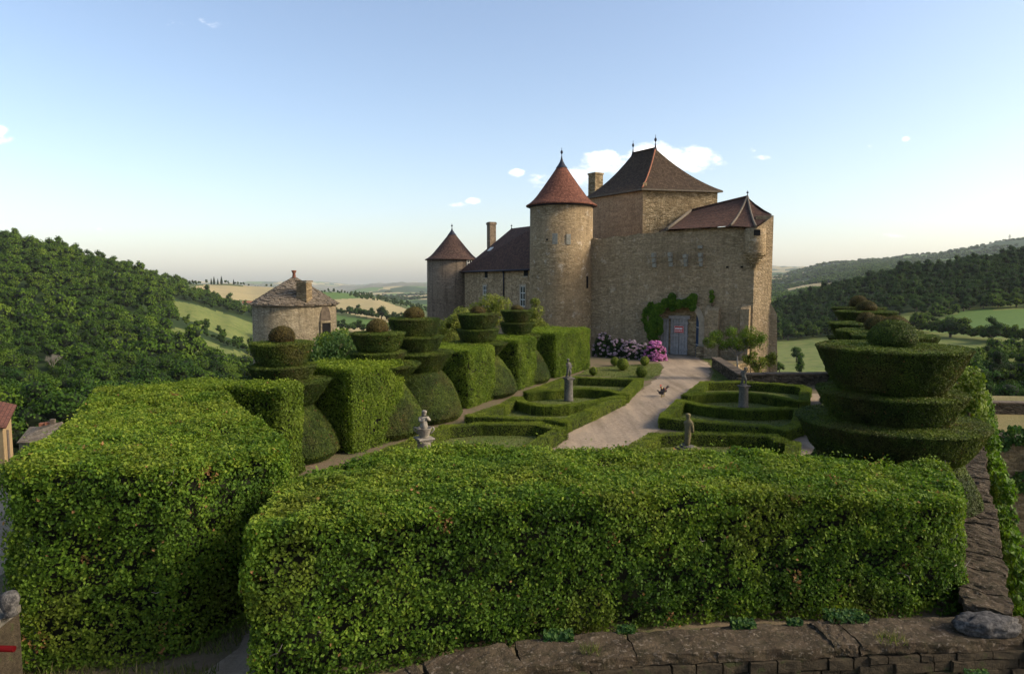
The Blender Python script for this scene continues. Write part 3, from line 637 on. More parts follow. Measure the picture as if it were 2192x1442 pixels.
skyp = Vector((e0.x, e0.y, zew)).lerp(Vector((e1.x, e1.y, zew)), .22).lerp(rl, .48)+Vector((-.1,-.15,.08)); b.box(skyp, (.5, .7, .08), math.atan2(nb.y, nb.x), 0, Matrix.Rotation(math.atan2(nb.y, nb.x), 4, 'Z') @ Matrix.Rotation(-.72, 4, 'Y')); b.build('skylight', M['frame'], wing)

# curtain wall with the gate
WL, K = Vector((5.9, 55.5)), Vector((17.16, 48.6)); dw = (K-WL).normalized(); nw_ = Vector((-dw.y, dw.x)); LW = (K-WL).length
E = Vector((18.62, 49.1)); E2 = Vector((20.3, 53.9))
cw = empty('curtain_wall', (0, 0, 0)); tag(cw, 'high rubble curtain wall pierced by the arched castle gate', 'castle wall')
def s_of(px, py=700): p, _ = on_wall(WL, K, px, py); return (Vector((p.x, p.y))-WL).dot(dw)
gc = s_of(1451); gw = 1.62; spr = 2.45; 
def topz(s): return 8.95+.55*min(1, s/8.5)+.05*math.sin(s*3.1)+.035*math.sin(s*9.7+1)
cols = []
ss = sorted(set([round(x, 3) for x in list(np.arange(0, gc-gw, .35))+[gc-gw]+list(gc+gw*np.cos(np.linspace(math.pi, 0, 17)))+list(np.arange(gc+gw+.2, LW, .35))+[LW]]))
left = [(s, -1.2, topz(s)) for s in ss if s <= gc-gw+1e-3]; right = [(s, -1.2, topz(s)) for s in ss if s >= gc+gw-1e-3]
ar = [(s, spr+math.sqrt(max(0, gw*gw-(s-gc)**2))*.95, topz(s)) for s in ss if gc-gw-1e-3 <= s <= gc+gw+1e-3]
b = MB(); wall_strip(b, WL, K, 1.3, left); wall_strip(b, WL, K, 1.3, ar); wall_strip(b, WL, K, 1.3, right)
wall_strip(b, K, E, 1.3, [(0, -6, topz(LW)), (.3, -6, 9.5), (.9, -6, 9.85), ((E-K).length, -6, 10.3)], u0=LW)
wall_strip(b, E, E2, 1.2, [(0, -6, 10.3), ((E2-E).length, -6, 10.3)], u0=LW+2)
b.build('wall', M['wall'], cw)
def wp(s, z, out=0): q = WL+dw*s-nw_*out; return Vector((q.x, q.y, z))
RZ = math.atan2(dw.y, dw.x)
# limestone jamb and arch ring on the right, hidden under the vine on the left
b = MB(); prof = [(gc-gw, 0), (gc-gw, spr)]+[(gc-gw*math.cos(a), spr+gw*.95*math.sin(a)) for a in np.linspace(.12, math.pi-.12, 15)]+[(gc+gw, spr), (gc+gw, 0)]
def ringpt(i, k, out):
    s, z = prof[i]; cz = min(z, spr); v = Vector((s-gc, z-cz)); v = v.normalized() if v.length > 1e-6 else Vector((1, 0))
    if z <= spr: v = Vector((-1 if s < gc else 1, 0))
    return wp(s+v.x*k, z+v.y*k, out)
for i in range(len(prof)-1):
    for A, Bk in (((0, -.0), (.42, 0)),):
        q = [ringpt(i, -.02, .045), ringpt(i, .42, .045), ringpt(i+1, .42, .045), ringpt(i+1, -.02, .045)]
        b.face(q[::-1]); b.face([ringpt(i, -.02, .045), ringpt(i+1, -.02, .045), ringpt(i+1, -.02, -.85), ringpt(i, -.02, -.85)][::-1])
        b.face([ringpt(i, .42, .045), ringpt(i, .42, -.02), ringpt(i+1, .42, -.02), ringpt(i+1, .42, .045)][::-1])
b.build('arch_surround', M['limestone'], cw)
b = MB(); b.box(wp(gc+gw+.22, .35, .10), (.62, .5, .95), RZ); b.build('jamb_plinth', M['keep_stone'], cw)
# masonry filling set back inside the arch, wooden doors in front of it
b = MB(); wall_strip(b, wp(gc-gw+.02, 0, -.75), wp(gc+gw-.02, 0, -.75), .4, [(0, -.5, 4.2), (2*gw-.04, -.5, 4.2)]); b.build('blocking_wall', M['wing'], cw)
dc = s_of(1448)
dr = MB()
for k in range(6):
    dr.box(wp(dc-.55+k*.215+(.03 if k > 2 else 0), 1.42, -.66), (.2, .07, 2.75), RZ)
door = dr.build('double_door', M['door'], cw)
b = MB(); b.box(wp(dc+.02, 2.90, -.60), (1.65, .16, .24), RZ); b.build('lintel', M['door'], door)
b = MB()
for z in (.45, 1.5, 2.45): b.box(wp(dc-.30, z, -.605), (.72, .05, .12), RZ); b.box(wp(dc+.38, z, -.605), (.68, .05, .12), RZ)
b.build('ledge', M['door'], door)
b = MB()
for k in range(3): b.box(wp(dc-1.30+k*.2, 1.30, -.50-k*.06), (.18, .07, 2.9), RZ)
b.build('side_door', M['door'], cw)
b = MB(); c = wp(dc+.02, 1.98, -.56)
b.box(c, (.74, .03, .52), RZ); sg = b.build('sign', M['signred'], cw)
b = MB()
for ww, zz, hh in (((.10,.07,.09,.10,.08), .06, .13), ((.07,.06,.06,.10,.05,.07), -.11, .06)):
    t_ = -sum(ww)/2-.012*len(ww)
    for q in ww: b.box(wp(dc+.02+t_+q/2, 1.98+zz, -.535), (q, .012, hh), RZ); t_ += q+.026
for zz in (.235, -.235): b.box(wp(dc+.02, 1.98+zz, -.536), (.68, .01, .016), RZ)
for xx in (-.34, .34): b.box(wp(dc+.02+xx, 1.98, -.536), (.016, .01, .45), RZ)
b.build('sign_lettering', M['signwhite'], sg)
bd = MB(); hp = wp(gc+gw-.06, 0, -.12)
vd = (Vector((nw_.x, nw_.y, 0))*.55-Vector((dw.x, dw.y, 0))*.34); av = math.atan2(vd.y, vd.x); vd.normalize()
for k in range(3):
    q = hp+vd*(.11+.215*k); bd.box((q.x, q.y, 1.72), (.205, .05, 3.4), av)
bl = bd.build('blue_door', M['bluedoor'], cw)
b = MB()
for z in (.9, 2.2): q = hp+vd*.3; b.box((q.x, q.y, z), (.62, .07, .06), av)
b.build('strap_hinge', M['frame'], bl)
# stepped corbels of the lost brattice over the gate
for px, y0, y1 in ((1402, 541, 573), (1437, 540, 571), (1469.5, 544, 571), (1502, 541, 571)):
    b = MB(); s = s_of(px, 555); z1 = on_wall(WL, K, px, y0)[0].z; z0 = on_wall(WL, K, px, y1)[0].z; hh = (z1-z0)/3
    for k in range(3): b.box(wp(s+random.uniform(-.02, .02), z0+hh*(k+.5), .02+.14*(k+1)/2), (.25+random.uniform(-.03, .03), .08+.14*(k+1), hh*.86), RZ)
    b.build('corbel', M['corbel'], cw)
b = MB(); b.box(wp(s_of(1500, 530), on_wall(WL, K, 1500, 529)[0].z, .12), (.3, .3, .22), RZ); b.build('corbel', M['corbel'], cw)
def buttress(s0, s1, z1, dep, z0=-1.5, lean=.0, mat=None):
    b = MB(); A = [wp(s0, z0, dep+lean), wp(s1, z0, dep+lean), wp(s1, z0, -.05), wp(s0, z0, -.05)]; Bq = [wp(s0, z1-dep*.7, dep), wp(s1, z1-dep*.7, dep), wp(s1, z1, -.05), wp(s0, z1, -.05)]
    b.face([A[0], A[1], Bq[1], Bq[0]]); b.face([A[1], A[2], Bq[2], Bq[1]]); b.face([A[3], A[0], Bq[0], Bq[3]]); b.face(Bq)
    return b.build('buttress', mat or M['wall'], cw)
buttress(s_of(1512), s_of(1542), 3.9, .55); buttress(s_of(1377), s_of(1392), 4.1, .35); buttress(LW-.75, LW-.15, 4.0, .5, -1.5, .2)
# buttress at the far end of the side wall
b = MB(); dE = (E2-E).normalized(); nE = Vector((dE.y, -dE.x)); 
def ep(s, z, out): q = E+dE*s+nE*out; return Vector((q.x, q.y, z))
Le = .95
A = [ep(Le-1.0, -6, .75), ep(Le+.2, -6, .75), ep(Le+.2, -6, -.1), ep(Le-1.0, -6, -.1)]; B2 = [ep(Le-1.0, 3.3, .42), ep(Le+.2, 3.3, .42), ep(Le+.2, 4.2, -.1), ep(Le-1, 4.2, -.1)]
b.face([A[0], A[1], B2[1], B2[0]]); b.face([A[1], A[2], B2[2], B2[1]]); b.face([A[3], A[0], B2[0], B2[3]]); b.face(B2); b.build('buttress', M['wall'], cw)
b = MB()
for s_, px_ in ((0, 1557), (1, 1625)): 
    c = wp(s_of(px_ if px_ < 1600 else 1588, 575), 6.65, .0); b.box(c, (.18, .08, .12), RZ)
b.build('putlog_hole', M['dark'], cw)
# corner turret carried on a stepped corbel
KT = K-nw_*.12+Vector((.02, -.05)); b = MB()
zT = atD(1610, 489, 48.4).z; zB = atD(1610, 541, 48.4).z; zC = atD(1612, 574, 48.4).z
b.lathe((KT.x, KT.y, 0), [(.74, zB), (.72, zB+.6), (.72, zT), (0, zT)], 24); tr_ = b.build('turret', M['tower'], cw)
b = MB(); pr = [(.0, zC), (.14, zC)]
for k in range(5): r_ = .22+.13*k; z_ = zC+.16+(zB-zC-.16)*k/5; pr += [(r_, z_), (r_+.03, z_+.13)]
b.lathe((KT.x, KT.y, 0), pr+[(.78, zB)], 24, sm=False); b.build('turret_corbel', M['keep_stone'], tr_)
b = MB(); dd = Vector((-.18, -1)).normalized(); q = KT+dd*.69; b.box((q.x, q.y, zT-.33), (.42, .12, .40), math.atan2(dd.y, dd.x)+math.pi/2); b.build('window', M['dark'], tr_)

# roofed gallery behind the curtain wall corner
gal = empty('corner_gallery', (0, 0, 0)); tag(gal, 'low gallery with a hipped brown roof over the right corner of the curtain wall', 'building')
ap = atD(1600, 422, 53.2); rg = atD(1480, 451, 58.5)
ea = on_wall(WL, K, 1430, 501)[0]; ea = Vector((ea.x, ea.y, 9.5)); ea.x -= nw_.x*.25; ea.y -= nw_.y*.25
eb = wp(s_of(1560), 9.56, .28); ec = atD(1618, 486, 47.7); ed = atD(1653, 459, 50.2)
bkr = Vector((16.5, 61, 10.0)); bkl = rg+Vector((.5, 1.5, -1.0))
b = MB()
def subquad(mb, a, c, d_, e, n=5, sag=.12, mi=0):
    u = (c-a).normalized(); L0 = (c-a).length
    rows = []
    for i in range(n+1):
        f = i/n; l = a.lerp(e, f); r_ = c.lerp(d_, f); off = Vector((0, 0, -sag*4*f*(1-f))); rows.append((l+off, r_+off))
    v = 0
    for i in range(n):
        (l0, r0), (l1, r1) = rows[i], rows[i+1]; h = ((l1-l0)-u*(l1-l0).dot(u)).length
        fc = [l0, r0, r1, l1] if (r1-l1).length > 1e-4 else [l0, r0, l1]
        mb.face(fc, mi, [((p-a).dot(u), v+(h if k > 1 else 0)) for k, p in enumerate(fc)], True); v += h
subquad(b, ea, eb, ap, rg, 6, .1); subquad(b, eb, ec, ap, ap, 6, .22); subquad(b, ec, ed, ap, ap, 6, .25); subquad(b, ed, bkr, rg, ap, 3, .1)
b.face([bkr, ea+Vector((0, 3, 0)), rg]); b.face([ea, ea+Vector((0, 3, 0)), rg][::-1])
b.face([ea-Vector((0,0,.1)), eb-Vector((0,0,.1)), ec-Vector((0,0,.1)), ed-Vector((0,0,.1)), bkr-Vector((0,0,.1)), ea+Vector((0,3,-.1))][::-1])
gr = b.build('roof', M['purple_tiles'], gal, weld=False)
def hipline(mb, a, c, sag, r=.09, n=8): mb.tube([a.lerp(c, i/n)+Vector((0, 0, -sag*4*(i/n)*(1-i/n)+.04)) for i in range(n+1)], r, 6)
b = MB(); hipline(b, eb, ap, .22); b.build('ridge_tiles', M['ridge_pale'], gr)
b = MB(); hipline(b, ec, ap, .25); b.build('ridge_tiles', M['ridge_pale'], gr)
b = MB(); hipline(b, rg, ap, 0, .10); b.build('ridge_tiles', M['purple_tiles'], gr)
b = MB(); b.tube([ea+Vector((0, 0, .03)), rg+Vector((0, 0, .03))], .13, 6); b.build('verge_flashing', M['ridge_pale'], gr)
finial('finial', tuple(ap+Vector((0, 0, .02))), .5, gr, .08)
b = MB(); b.prism([(q.x, q.y) for q in (wp(s_of(1440), 0, -.2), wp(LW-.2, 0, -.2), Vector((18.3, 49.6, 0)), Vector((19.6, 54.0, 0)), Vector((16.5, 60.5, 0)), wp(s_of(1440), 0, -6))], 4.4, 9.45); b.build('wall', M['wall'], gal)

# the keep
A_ = Vector((atD(1375, 500, 58).x, 58)); Bv = Vector((atD(1262, 500, 63.6).x, 63.6)); Cv = Vector((atD(1534, 500, 59.3).x, 59.3)); Dv = Bv+(Cv-A_)
zk = atD(1375, 405, 58).z
keep = empty('castle_keep', (0, 0, 0)); tag(keep, 'tall square keep with a steep dark hipped roof rising behind the curtain wall', 'keep')
b = MB(); b.prism([tuple(Bv), tuple(A_), tuple(Cv), tuple(Dv)], 0, zk, 0); kb = b.build('wall', [M['keep_stone'], M['plaster']], keep, weld=False)
kb.data.polygons[0].material_index = 1
b = MB(); cA = (A_-Bv).normalized(); 
for k in range(20):
    z = 8.3+k*.285; wv = .34 if k % 2 else .2; b.box((A_.x+.0+(Cv-A_).normalized().x*wv/2-.01, A_.y+(Cv-A_).normalized().y*wv/2-.012, z), (wv, .05, .26), math.atan2((Cv-A_).y, (Cv-A_).x))
b.build('quoins', M['tower'], keep)
cen = (A_+Dv)/2
def outp(p, k): d_ = (p-cen).normalized(); return p+d_*k
zr = zk+.02; a3 = Vector((*outp(A_, .45), zr)); b3 = Vector((*outp(Bv, .45), zr)); c3 = Vector((*outp(Cv, .45), zr)); d3 = Vector((*outp(Dv, .45), zr))
apx = atD(1403, 318, 61.6); apg = atD(1355, 329, 64.6)
b = MB(); S = .42; subquad(b, b3, a3, apx, apg, 10, S); subquad(b, a3, c3, apx, apx, 10, S); subquad(b, c3, d3, apg, apx, 10, S); subquad(b, d3, b3, apg, apg, 10, S)
kr = b.build('roof', M['keep_tiles'], keep, weld=False)
b = MB(); v0 = Vector((0, 0, .14))
for p, q in ((b3, a3), (a3, c3), (c3, d3), (d3, b3)):
    b.face([p-v0, q-v0, q-v0*.05, p-v0*.05]); 
b.face([x-v0 for x in (d3, c3, a3, b3)]); b.build('eaves', M['ridge_pale'], kr)
b = MB(); hipline(b, a3, apx, S, .065, 14); b.build('ridge_tiles', M['ridge'], kr)
b = MB(); hipline(b, apg, apx, 0, .09, 4); b.build('ridge_tiles', M['keep_tiles'], kr)
finial('finial', tuple(apx-Vector((0, 0, .05))), 1.25, kr, .1); finial('finial', tuple(apg-Vector((0, 0, .05))), 1.25, kr, .09)
b = MB(); c = atD(1275, 388, 67); b.box((c.x, c.y, c.z-.6), (1.0, 1.0, 2.4), .6); b.box((c.x, c.y, c.z+.68), (1.12, 1.12, .16), .6); b.build('chimney', M['keep_stone'], keep)

# dovecote
dcx = atD(631, 650, 58); DV = Vector((dcx.x, 58)); zd = atD(631, 651, 58).z; zdt = atD(631, 594, 58).z
dv = empty('dovecote', (DV.x, DV.y, 0)); tag(dv, 'squat round stone dovecote with a rough stone slab roof, standing alone at left', 'tower')
b = MB(); b.lathe((0, 0, 0), [(3.46, -5), (3.43, 0), (3.4, zd), (0, zd)], 56); b.build('wall', M['dove'], dv)
def dome(mb, n=56):
    hh = zdt-zd; pr = [(3.3, zd-.04), (3.56, zd-.06), (3.56, zd+.07)]
    for k in range(1, 15): f = k/14; pr += [(3.56*(1-f)+.02, zd+.05+hh*(f*.90+.10*math.sin(f*math.pi*.5)))] 
    mb.lathe((0, 0, 0), pr[:-1]+[(0, zdt)], n)
b = MB(); dome(b); dr_ = b.build('roof', M['stone_tiles'], dv)
r_ = np.random.default_rng(3); b = MB()
for k in range(900):
    f = math.sqrt(r_.uniform(.0, 1)); rad = 3.6*f; a = r_.uniform(0, 6.283); ff = 1-f; z = zd+.06+(zdt-zd)*(ff*.90+.10*math.sin(ff*math.pi*.5))
    b.box((rad*math.cos(a), rad*math.sin(a), z+.01), (r_.uniform(.18, .34), r_.uniform(.2, .42), .055), 0, 0, Matrix.Rotation(a, 4, 'Z') @ Matrix.Rotation(.42+r_.uniform(-.06, .06), 4, 'Y'))
b.build('slab', M['stone_tiles'], dr_, weld=False)
dv.children[-1].name = 'roof'
b = MB(); b.lathe((0, 0, 0), [(.22, zdt-.15), (.15, zdt+.1), (.12, zdt+.35), (.2, zdt+.5), (.22, zdt+.6), (0, zdt+.62)], 10); b.build('finial', M['red_tiles'], dv)
b = MB(); c = atD(651, 615, 55.6); b.box((c.x-DV.x, c.y-DV.y, c.z-.45), (.92, .8, 1.7), -.3); b.box((c.x-DV.x, c.y-DV.y, atD(651, 602, 55.6).z), (1.06, .95, .12), -.3); b.build('chimney', M['rampart'], dv)
b = MB(); p, nn, z = on_round(DV, 3.4, 697, 706, b, 1.02, 1.2, .03, .1); b.build('doorway', M['dark'], dv)
b = MB(); rz_ = math.atan2(nn.y, nn.x); q = p-DV+nn*.05
for s in (-1, 1): b.box((q.x-nn.y*s*.58, q.y+nn.x*s*.58, z), (.12, .17, 1.25), rz_)
b.box((q.x, q.y, z+.68), (.12, 1.3, .18), rz_); b.build('door_surround', M['dove'], dv)
b = MB(); q = p-DV+nn*.45; b.box((q.x+.15, q.y-.2, z-.6-1.9), (1.5, 1.3, 3.8), rz_); b.box((q.x+.15, q.y-.2, z-.56), (1.6, 1.45, .1), rz_); b.build('landing', M['dove'], dv)
b = MB()
for k in range(14):
    a = math.pi*k/13
for k in range(13):
    a0, a1 = math.pi*k/12-.02, math.pi*(k+1)/12
    if k > 11: break
    pts = []
    for aa, rr in ((a0, .62), (a1, .62), (a1, 0), (a0, 0)):
        ux = math.cos(aa)*rr; uz = max(0, math.sin(aa))*rr*2.1; qq = p-DV+nn*.035; pts.append((qq.x-nn.y*ux, qq.y+nn.x*ux, z+.75+uz))
    b.face(pts)
b.build('blocked_arch', M['slab'], dv, weld=False)

# ------------------------------------------------------------------ houses below the plateau
M['ochre'] = plain('ochre_render', (.34, .235, .115), .9, 2, .25)
def house(name, label, corners, ze, ridge, mw, mr, z0, over=.3):
    root = empty(name, (0, 0, 0)); tag(root, label, 'house'); b = MB(); b.prism(corners, z0, ze); b.build('wall', mw, root)
    c = Vector((sum(p[0] for p in corners)/4, sum(p[1] for p in corners)/4)); P = []
    for p in corners: q = Vector(p); q = q+(q-c).normalized()*over; P.append(Vector((q.x, q.y, ze-.05)))
    r0, r1 = Vector(ridge[0]), Vector(ridge[1]); b = MB()
    subquad(b, P[0], P[1], r1, r0, 3, .05); subquad(b, P[1], P[2], r1, r1, 3, .05); subquad(b, P[2], P[3], r0, r1, 3, .05); subquad(b, P[3], P[0], r0, r0, 3, .05); b.face([p-Vector((0, 0, .04)) for p in P][::-1])
    rf = b.build('roof', mr, root, weld=False); return root, rf
p0 = atD(22, 900, 33); 
hz = atD(22, 893, 33).z
h1, r1f = house('house', 'ochre rendered house with a red tiled roof at the left edge', [(-33.5, 31.5), (atD(4, 900, 31).x, 31.0), (atD(24, 900, 36.5).x, 36.5), (-34, 37)], hz, [(-33, 34.2, hz+1.7), (-29.5, 33.8, hz+1.6)], M['ochre'], M['red_tiles'], -7)
b = MB(); q = atD(8, 960, 31.5); qx = atD(6, 900, 31).x+.12; b.tube([(qx, 31.1, hz-.2), (qx, 31.1, -6.5)], .05); b.build('downpipe', M['bark'], h1)
h2b = [atD(40, 945, 76), atD(128, 938, 76), atD(152, 925, 84), atD(66, 932, 84)]
zz2 = h2b[0].z
h2, r2f = house('cottage', 'low cottage with a grey stone roof in the trees below the left hedge', [(q.x, q.y) for q in h2b], zz2, [atD(88, 912, 79), atD(132, 902, 80.5)], M['dove'], M['stone_tiles'], zz2-5)
for px, m_, zz in ((90, M['ridge'], 905), (103, M['ridge'], 903), (113, M['slab'], 897)):
    b = MB(); c = atD(px, zz+4, 80); b.box((c.x, c.y, c.z-.2), (.5, .5, .9), .3); b.build('chimney', m_, r2f)
c = on_terrain(530, 655, 500); b = MB()
fh = empty('farmhouse', tuple(c)); tag(fh, 'tiny pale farmhouse with a pink roof far off beside the dovecote roof', 'house')
b.box((0, 0, 2.2), (14, 8, 5)); b.build('wall', M['limestone'], fh); b = MB(); b.face([(-7.4, -4.4, 4.6), (7.4, -4.4, 4.6), (7.4, 0, 7), (-7.4, 0, 7)]); b.face([(7.4, 4.4, 4.6), (-7.4, 4.4, 4.6), (-7.4, 0, 7), (7.4, 0, 7)]); b.build('roof', M['ridge'], fh)

# ------------------------------------------------------------------ stone walls
def rough_block(mb, c, d, rot, seed, amp=.02, cuts=4, fr=3.0, mi=0, rnd=.25):
    bm = bmesh.new(); bmesh.ops.create_cube(bm, size=1); n_ = max(cuts, 1); bmesh.ops.subdivide_edges(bm, edges=bm.edges, cuts=n_, use_grid_fill=True)
    Q = np.array([v.co[:] for v in bm.verts]); W = Q*2; W2 = W*np.sqrt(np.clip(1-(np.roll(W, 1, 1)**2+np.roll(W, 2, 1)**2)*rnd*.5, .1, 1)); Q = W2/2*np.array(d)
    M_ = Matrix.Translation(Vector(c)) @ rot; W = np.array([(M_ @ Vector(q))[:] for q in Q]); N = np.stack([fbm(W+k*31, fr, k, 3) for k in range(3)], -1); N2 = np.stack([vnoise(W+k*17, 13, k)+.6*vnoise(W+k*17, 29, k) for k in range(3)], -1); P = [Vector(q) for q in W+N*amp+N2*amp*.42]
    for f in bm.faces: mb.face([P[v.index] for v in f.verts], mi, None, False)
    bm.free()
def rubble_wall(name, label, pts, z0, z1, th, mat=None, coping=True, wob=.04, cat='wall', step=.5, copmat=None, cth=.1, overhang=.05, rough=False):
    """pts = polyline of the near face; each coping slab a jittered block"""
    root = empty(name, (0, 0, 0)); tag(root, label, cat); b = MB(); cp = MB(); rr = random.Random(len(label))
    for a, c in zip(pts, pts[1:]):
        a = Vector(a[:2]); c = Vector(c[:2]); L = (c-a).length; n = max(1, int(L/step)); d = (c-a)/L; nn = Vector((-d.y, d.x))
        wall_strip(b, a, c, th, [(L*i/n, z0, z1+rr.uniform(-wob, wob)) for i in range(n+1)])
        if coping:
            s = 0
            while s < L-.05:
                w_ = min(rr.uniform(.35, .95)*(1.3 if cth > .12 else 1), L-s); m_ = a+d*(s+w_/2)+nn*(th/2)
                if rough:
                    w_ = min(w_*(1.7 if rough < 2 else .62), L-s); m_ = a+d*(s+w_/2)+nn*(th/2)
                    if rough < 2 or m_.y < 26: rough_block(cp, (m_.x+rr.uniform(-.02, .02), m_.y+rr.uniform(-.03, .03), z1+cth*.45+rr.uniform(-.02, .02)), (w_+.01, th+overhang*2+rr.uniform(-.05, .08), cth*rr.uniform(.95, 1.1)), Matrix.Rotation(math.atan2(d.y, d.x)+rr.uniform(-.01, .01), 4, 'Z') @ Matrix.Rotation(rr.uniform(-.02, .02), 4, 'X'), rr.random()*9, .036 if rough < 2 else .05, 9 if rough < 2 else 6, 4.5, 0, .04)
                    s += w_; continue
                cp.box((m_.x, m_.y, z1+cth*.45+rr.uniform(-.012, .012)), (w_-.018, th+overhang*2+rr.uniform(-.03, .03), cth), 0, 0, Matrix.Rotation(math.atan2(d.y, d.x)+rr.uniform(-.012, .012), 4, 'Z') @ Matrix.Rotation(rr.uniform(-.018, .018), 4, 'X')); s += w_
    b.build('rubble_face', mat or M['drystone'], root)
    if coping:
        o = cp.build('coping', copmat or M['slab'], root)
        if not rough: bv = o.modifiers.new('bevel', 'BEVEL'); bv.width = .025; bv.segments = 2
    return root
nearw = [(-2.7, 7.2)]+[(q.x, q.y+.05) for q in (at(930, 1475, .5), at(1117, 1427, .5), at(1361, 1402, .5), at(1840, 1380, .5), at(2192, 1366, .5), at(2260, 1362, .5))]
rubble_wall('parapet_wall', 'mossy parapet wall with thick coping slabs in front of the long near hedge', nearw, -5, .36, .55, coping=True, copmat=M['moss_slab'], cth=.15, overhang=.06, rough=1)
M['face'] = ground('parapet_facing_stone', (.050, .040, .027), (.085, .068, .044), (.028, .024, .016), 5, 12, .04, ((.045, .06, .02), 5)); pw = bpy.data.objects['parapet_wall']; mb = MB(); rr = random.Random(12)
for a, c_ in zip(nearw, nearw[1:]):
    a = Vector(a); c_ = Vector(c_); L = (c_-a).length; d = (c_-a)/L; nn = Vector((-d.y, d.x)); zz = .34
    for row in range(6):
        h_ = rr.uniform(.06, .19); s = rr.uniform(-.1, 0)
        while s < L:
            w_ = rr.uniform(.12, .62)*(1 if h_ > .09 else .6); m_ = a+d*(s+w_/2)+nn*(.03-rr.uniform(0, .08)); rough_block(mb, (m_.x, m_.y, zz-h_/2+rr.uniform(-.01, .01)), (w_*rr.uniform(.93, 1.0), .16, h_*rr.uniform(.8, 1.0)), Matrix.Rotation(math.atan2(d.y, d.x)+rr.uniform(-.06, .06), 4, 'Z'), rr.random()*9, .014, 2, 7, 0, .06); s += w_
        zz -= h_
mb.build('facing_stones', M['face'], pw)
rubble_wall('terrace_wall', 'long right terrace wall running back beside the cake-tier topiary', [(7.80, 10.3), (15.2, 21.8), (27.05, 39.7)], -7.5, .36, .56, M['rampart'], copmat=M['moss_slab'], cth=.12, rough=2)
rubble_wall('low_garden_wall', 'low dry stone wall between the right parterre and the valley', [(13.15, 44.6), (12.25, 36.6), (17.2, 36.9), (24.2, 37.2)], -2, .58, .5)
# lower rampart beyond the terrace wall
rubble_wall('lower_rampart', 'lower rampart wall with ivy seen beyond the right terrace wall', [(20.4, 29.6), (27.5, 28.6), (36, 26)], -8, -1.25, 1.0, M['rampart'], cth=.14)
b = MB(); b.prism([(20.9, 30.5), (36, 27.1), (42, 40), (26, 41.5)], -9, -1.3); tag(b.build('lower_terrace', M['drygrass']), kind='structure')
rubble_wall('field_wall', 'distant low field wall behind the lower rampart', [(24.0, 35.6), (38, 34)], -1.4, -.75, .5)
for k, (x, y, h_) in enumerate(((22.4, 31.7, 1.2), (24.2, 34.7, 1.5), (27.2, 33.2, 1.1))):
    b = MB(); b.tube([(0, 0, -.1), (.02, .0, h_)], .045, 6); o = b.build('fence_post', M['greybark']); o.location = (x, y, -1.3); tag(o, ['short fence post nearest the lower rampart wall', 'tall fence post before the field wall', 'short fence post at the right edge above the rampart'][k], 'post', 'posts on the lower terrace')
# left foreground: stone pier with a ball and a red band of the stair below
pr = empty('stone_pier', (-6.98, 8.75, 0)); tag(pr, 'rough stone pier topped by a stone ball at the lower left edge', 'pier')
b = MB(); b.box((-.2, 0, .2), (.8, .6, 1.9), .1); b.build('shaft', M['face'], pr)
b = MB(); b.box((-.2, 0, 1.19), (.84, .62, .1), .1); b.build('cap', M['statue'], pr)
b = MB(); b.lathe((.3, 0, 1.40), [(.0, -.15), (.09, -.14), (.07, -.09), (.11, .02), (.125, .09), (.09, .17), (0, .2)], 16); b.build('ball', M['boulder'], pr)
b = MB(); b.tube([(-7.6, 8.35, 1.05), (-6.35, 8.35, 1.02)], .04, 8); tag(b.build('handrail', M['redpaint']), 'dark red rail passing in front of the stone pier', 'rail')
bo = bmesh.new(); bmesh.ops.create_icosphere(bo, subdivisions=4, radius=1)
for v in bo.verts:
    q = np.array([list(v.co)]); k = 1+.30*fbm(q, 1.5, 5)[0]+.22*fbm(q, 4, 9)[0]; v.co = Vector((v.co.x*.46*k, v.co.y*.24*k, max(-.10, v.co.z*.19*k)))
me = bpy.data.meshes.new('loose_boulder'); bo.to_mesh(me); me.materials.append(M['boulder'])
for p in me.polygons: p.use_smooth = True
o = link('loose_boulder', me); o.location = at(2112, 1338, .6); tag(o, 'lichened grey boulder lying on the corner of the parapet wall', 'boulder')
# ------------------------------------------------------------------ foliage engine
def leaf_arrays(P, N, ln, wd, r, tilt=.65, fold=.25, updown=0.0):
    """one small folded leaf per point, facing roughly along N"""
    n = len(P); A = N+r.normal(0, tilt, (n, 3)); A[:, 2] += updown; A /= np.linalg.norm(A, axis=1)[:, None]+1e-9
    T = r.normal(0, 1, (n, 3)); T -= A*(T*A).sum(1)[:, None]; T /= np.linalg.norm(T, axis=1)[:, None]+1e-9
    B = np.cross(A, T); s = r.uniform(.65, 1.25, n)[:, None]
    L = T*ln*s*.5; W = B*wd*s*.5
    V = np.stack([P-L, P+W*1.0-L*.1+A*wd*fold*s*.5, P+L, P-W*1.0-L*.1+A*wd*fold*s*.5], 1).reshape(-1, 3)
    return V, np.arange(4*n).reshape(n, 4)
def patchy(P, r, seed, s=1.3):
    return np.clip(.5+.30*vnoise(P, s, seed)+.16*vnoise(P, s*4, seed+1)+r.normal(0, .17, len(P)), 0, 1)
def corners(poly, k=.22):
    p = [np.array(x[:2], float) for x in poly]; o = []; n = len(p)
    for i in range(n):
        a, c, e = p[i-1], p[i], p[(i+1) % n]; la = np.linalg.norm(a-c); le = np.linalg.norm(e-c); ka = min(k, la*.4); ke = min(k, le*.4)
        o += [c+(a-c)/la*ka, c+((a-c)/la*ka+(e-c)/le*ke)*.28, c+(e-c)/le*ke]
    return o
def perim(poly):
    p = np.array(poly, float)[:, :2]; q = np.roll(p, -1, 0); return p, q, np.linalg.norm(q-p, axis=1)
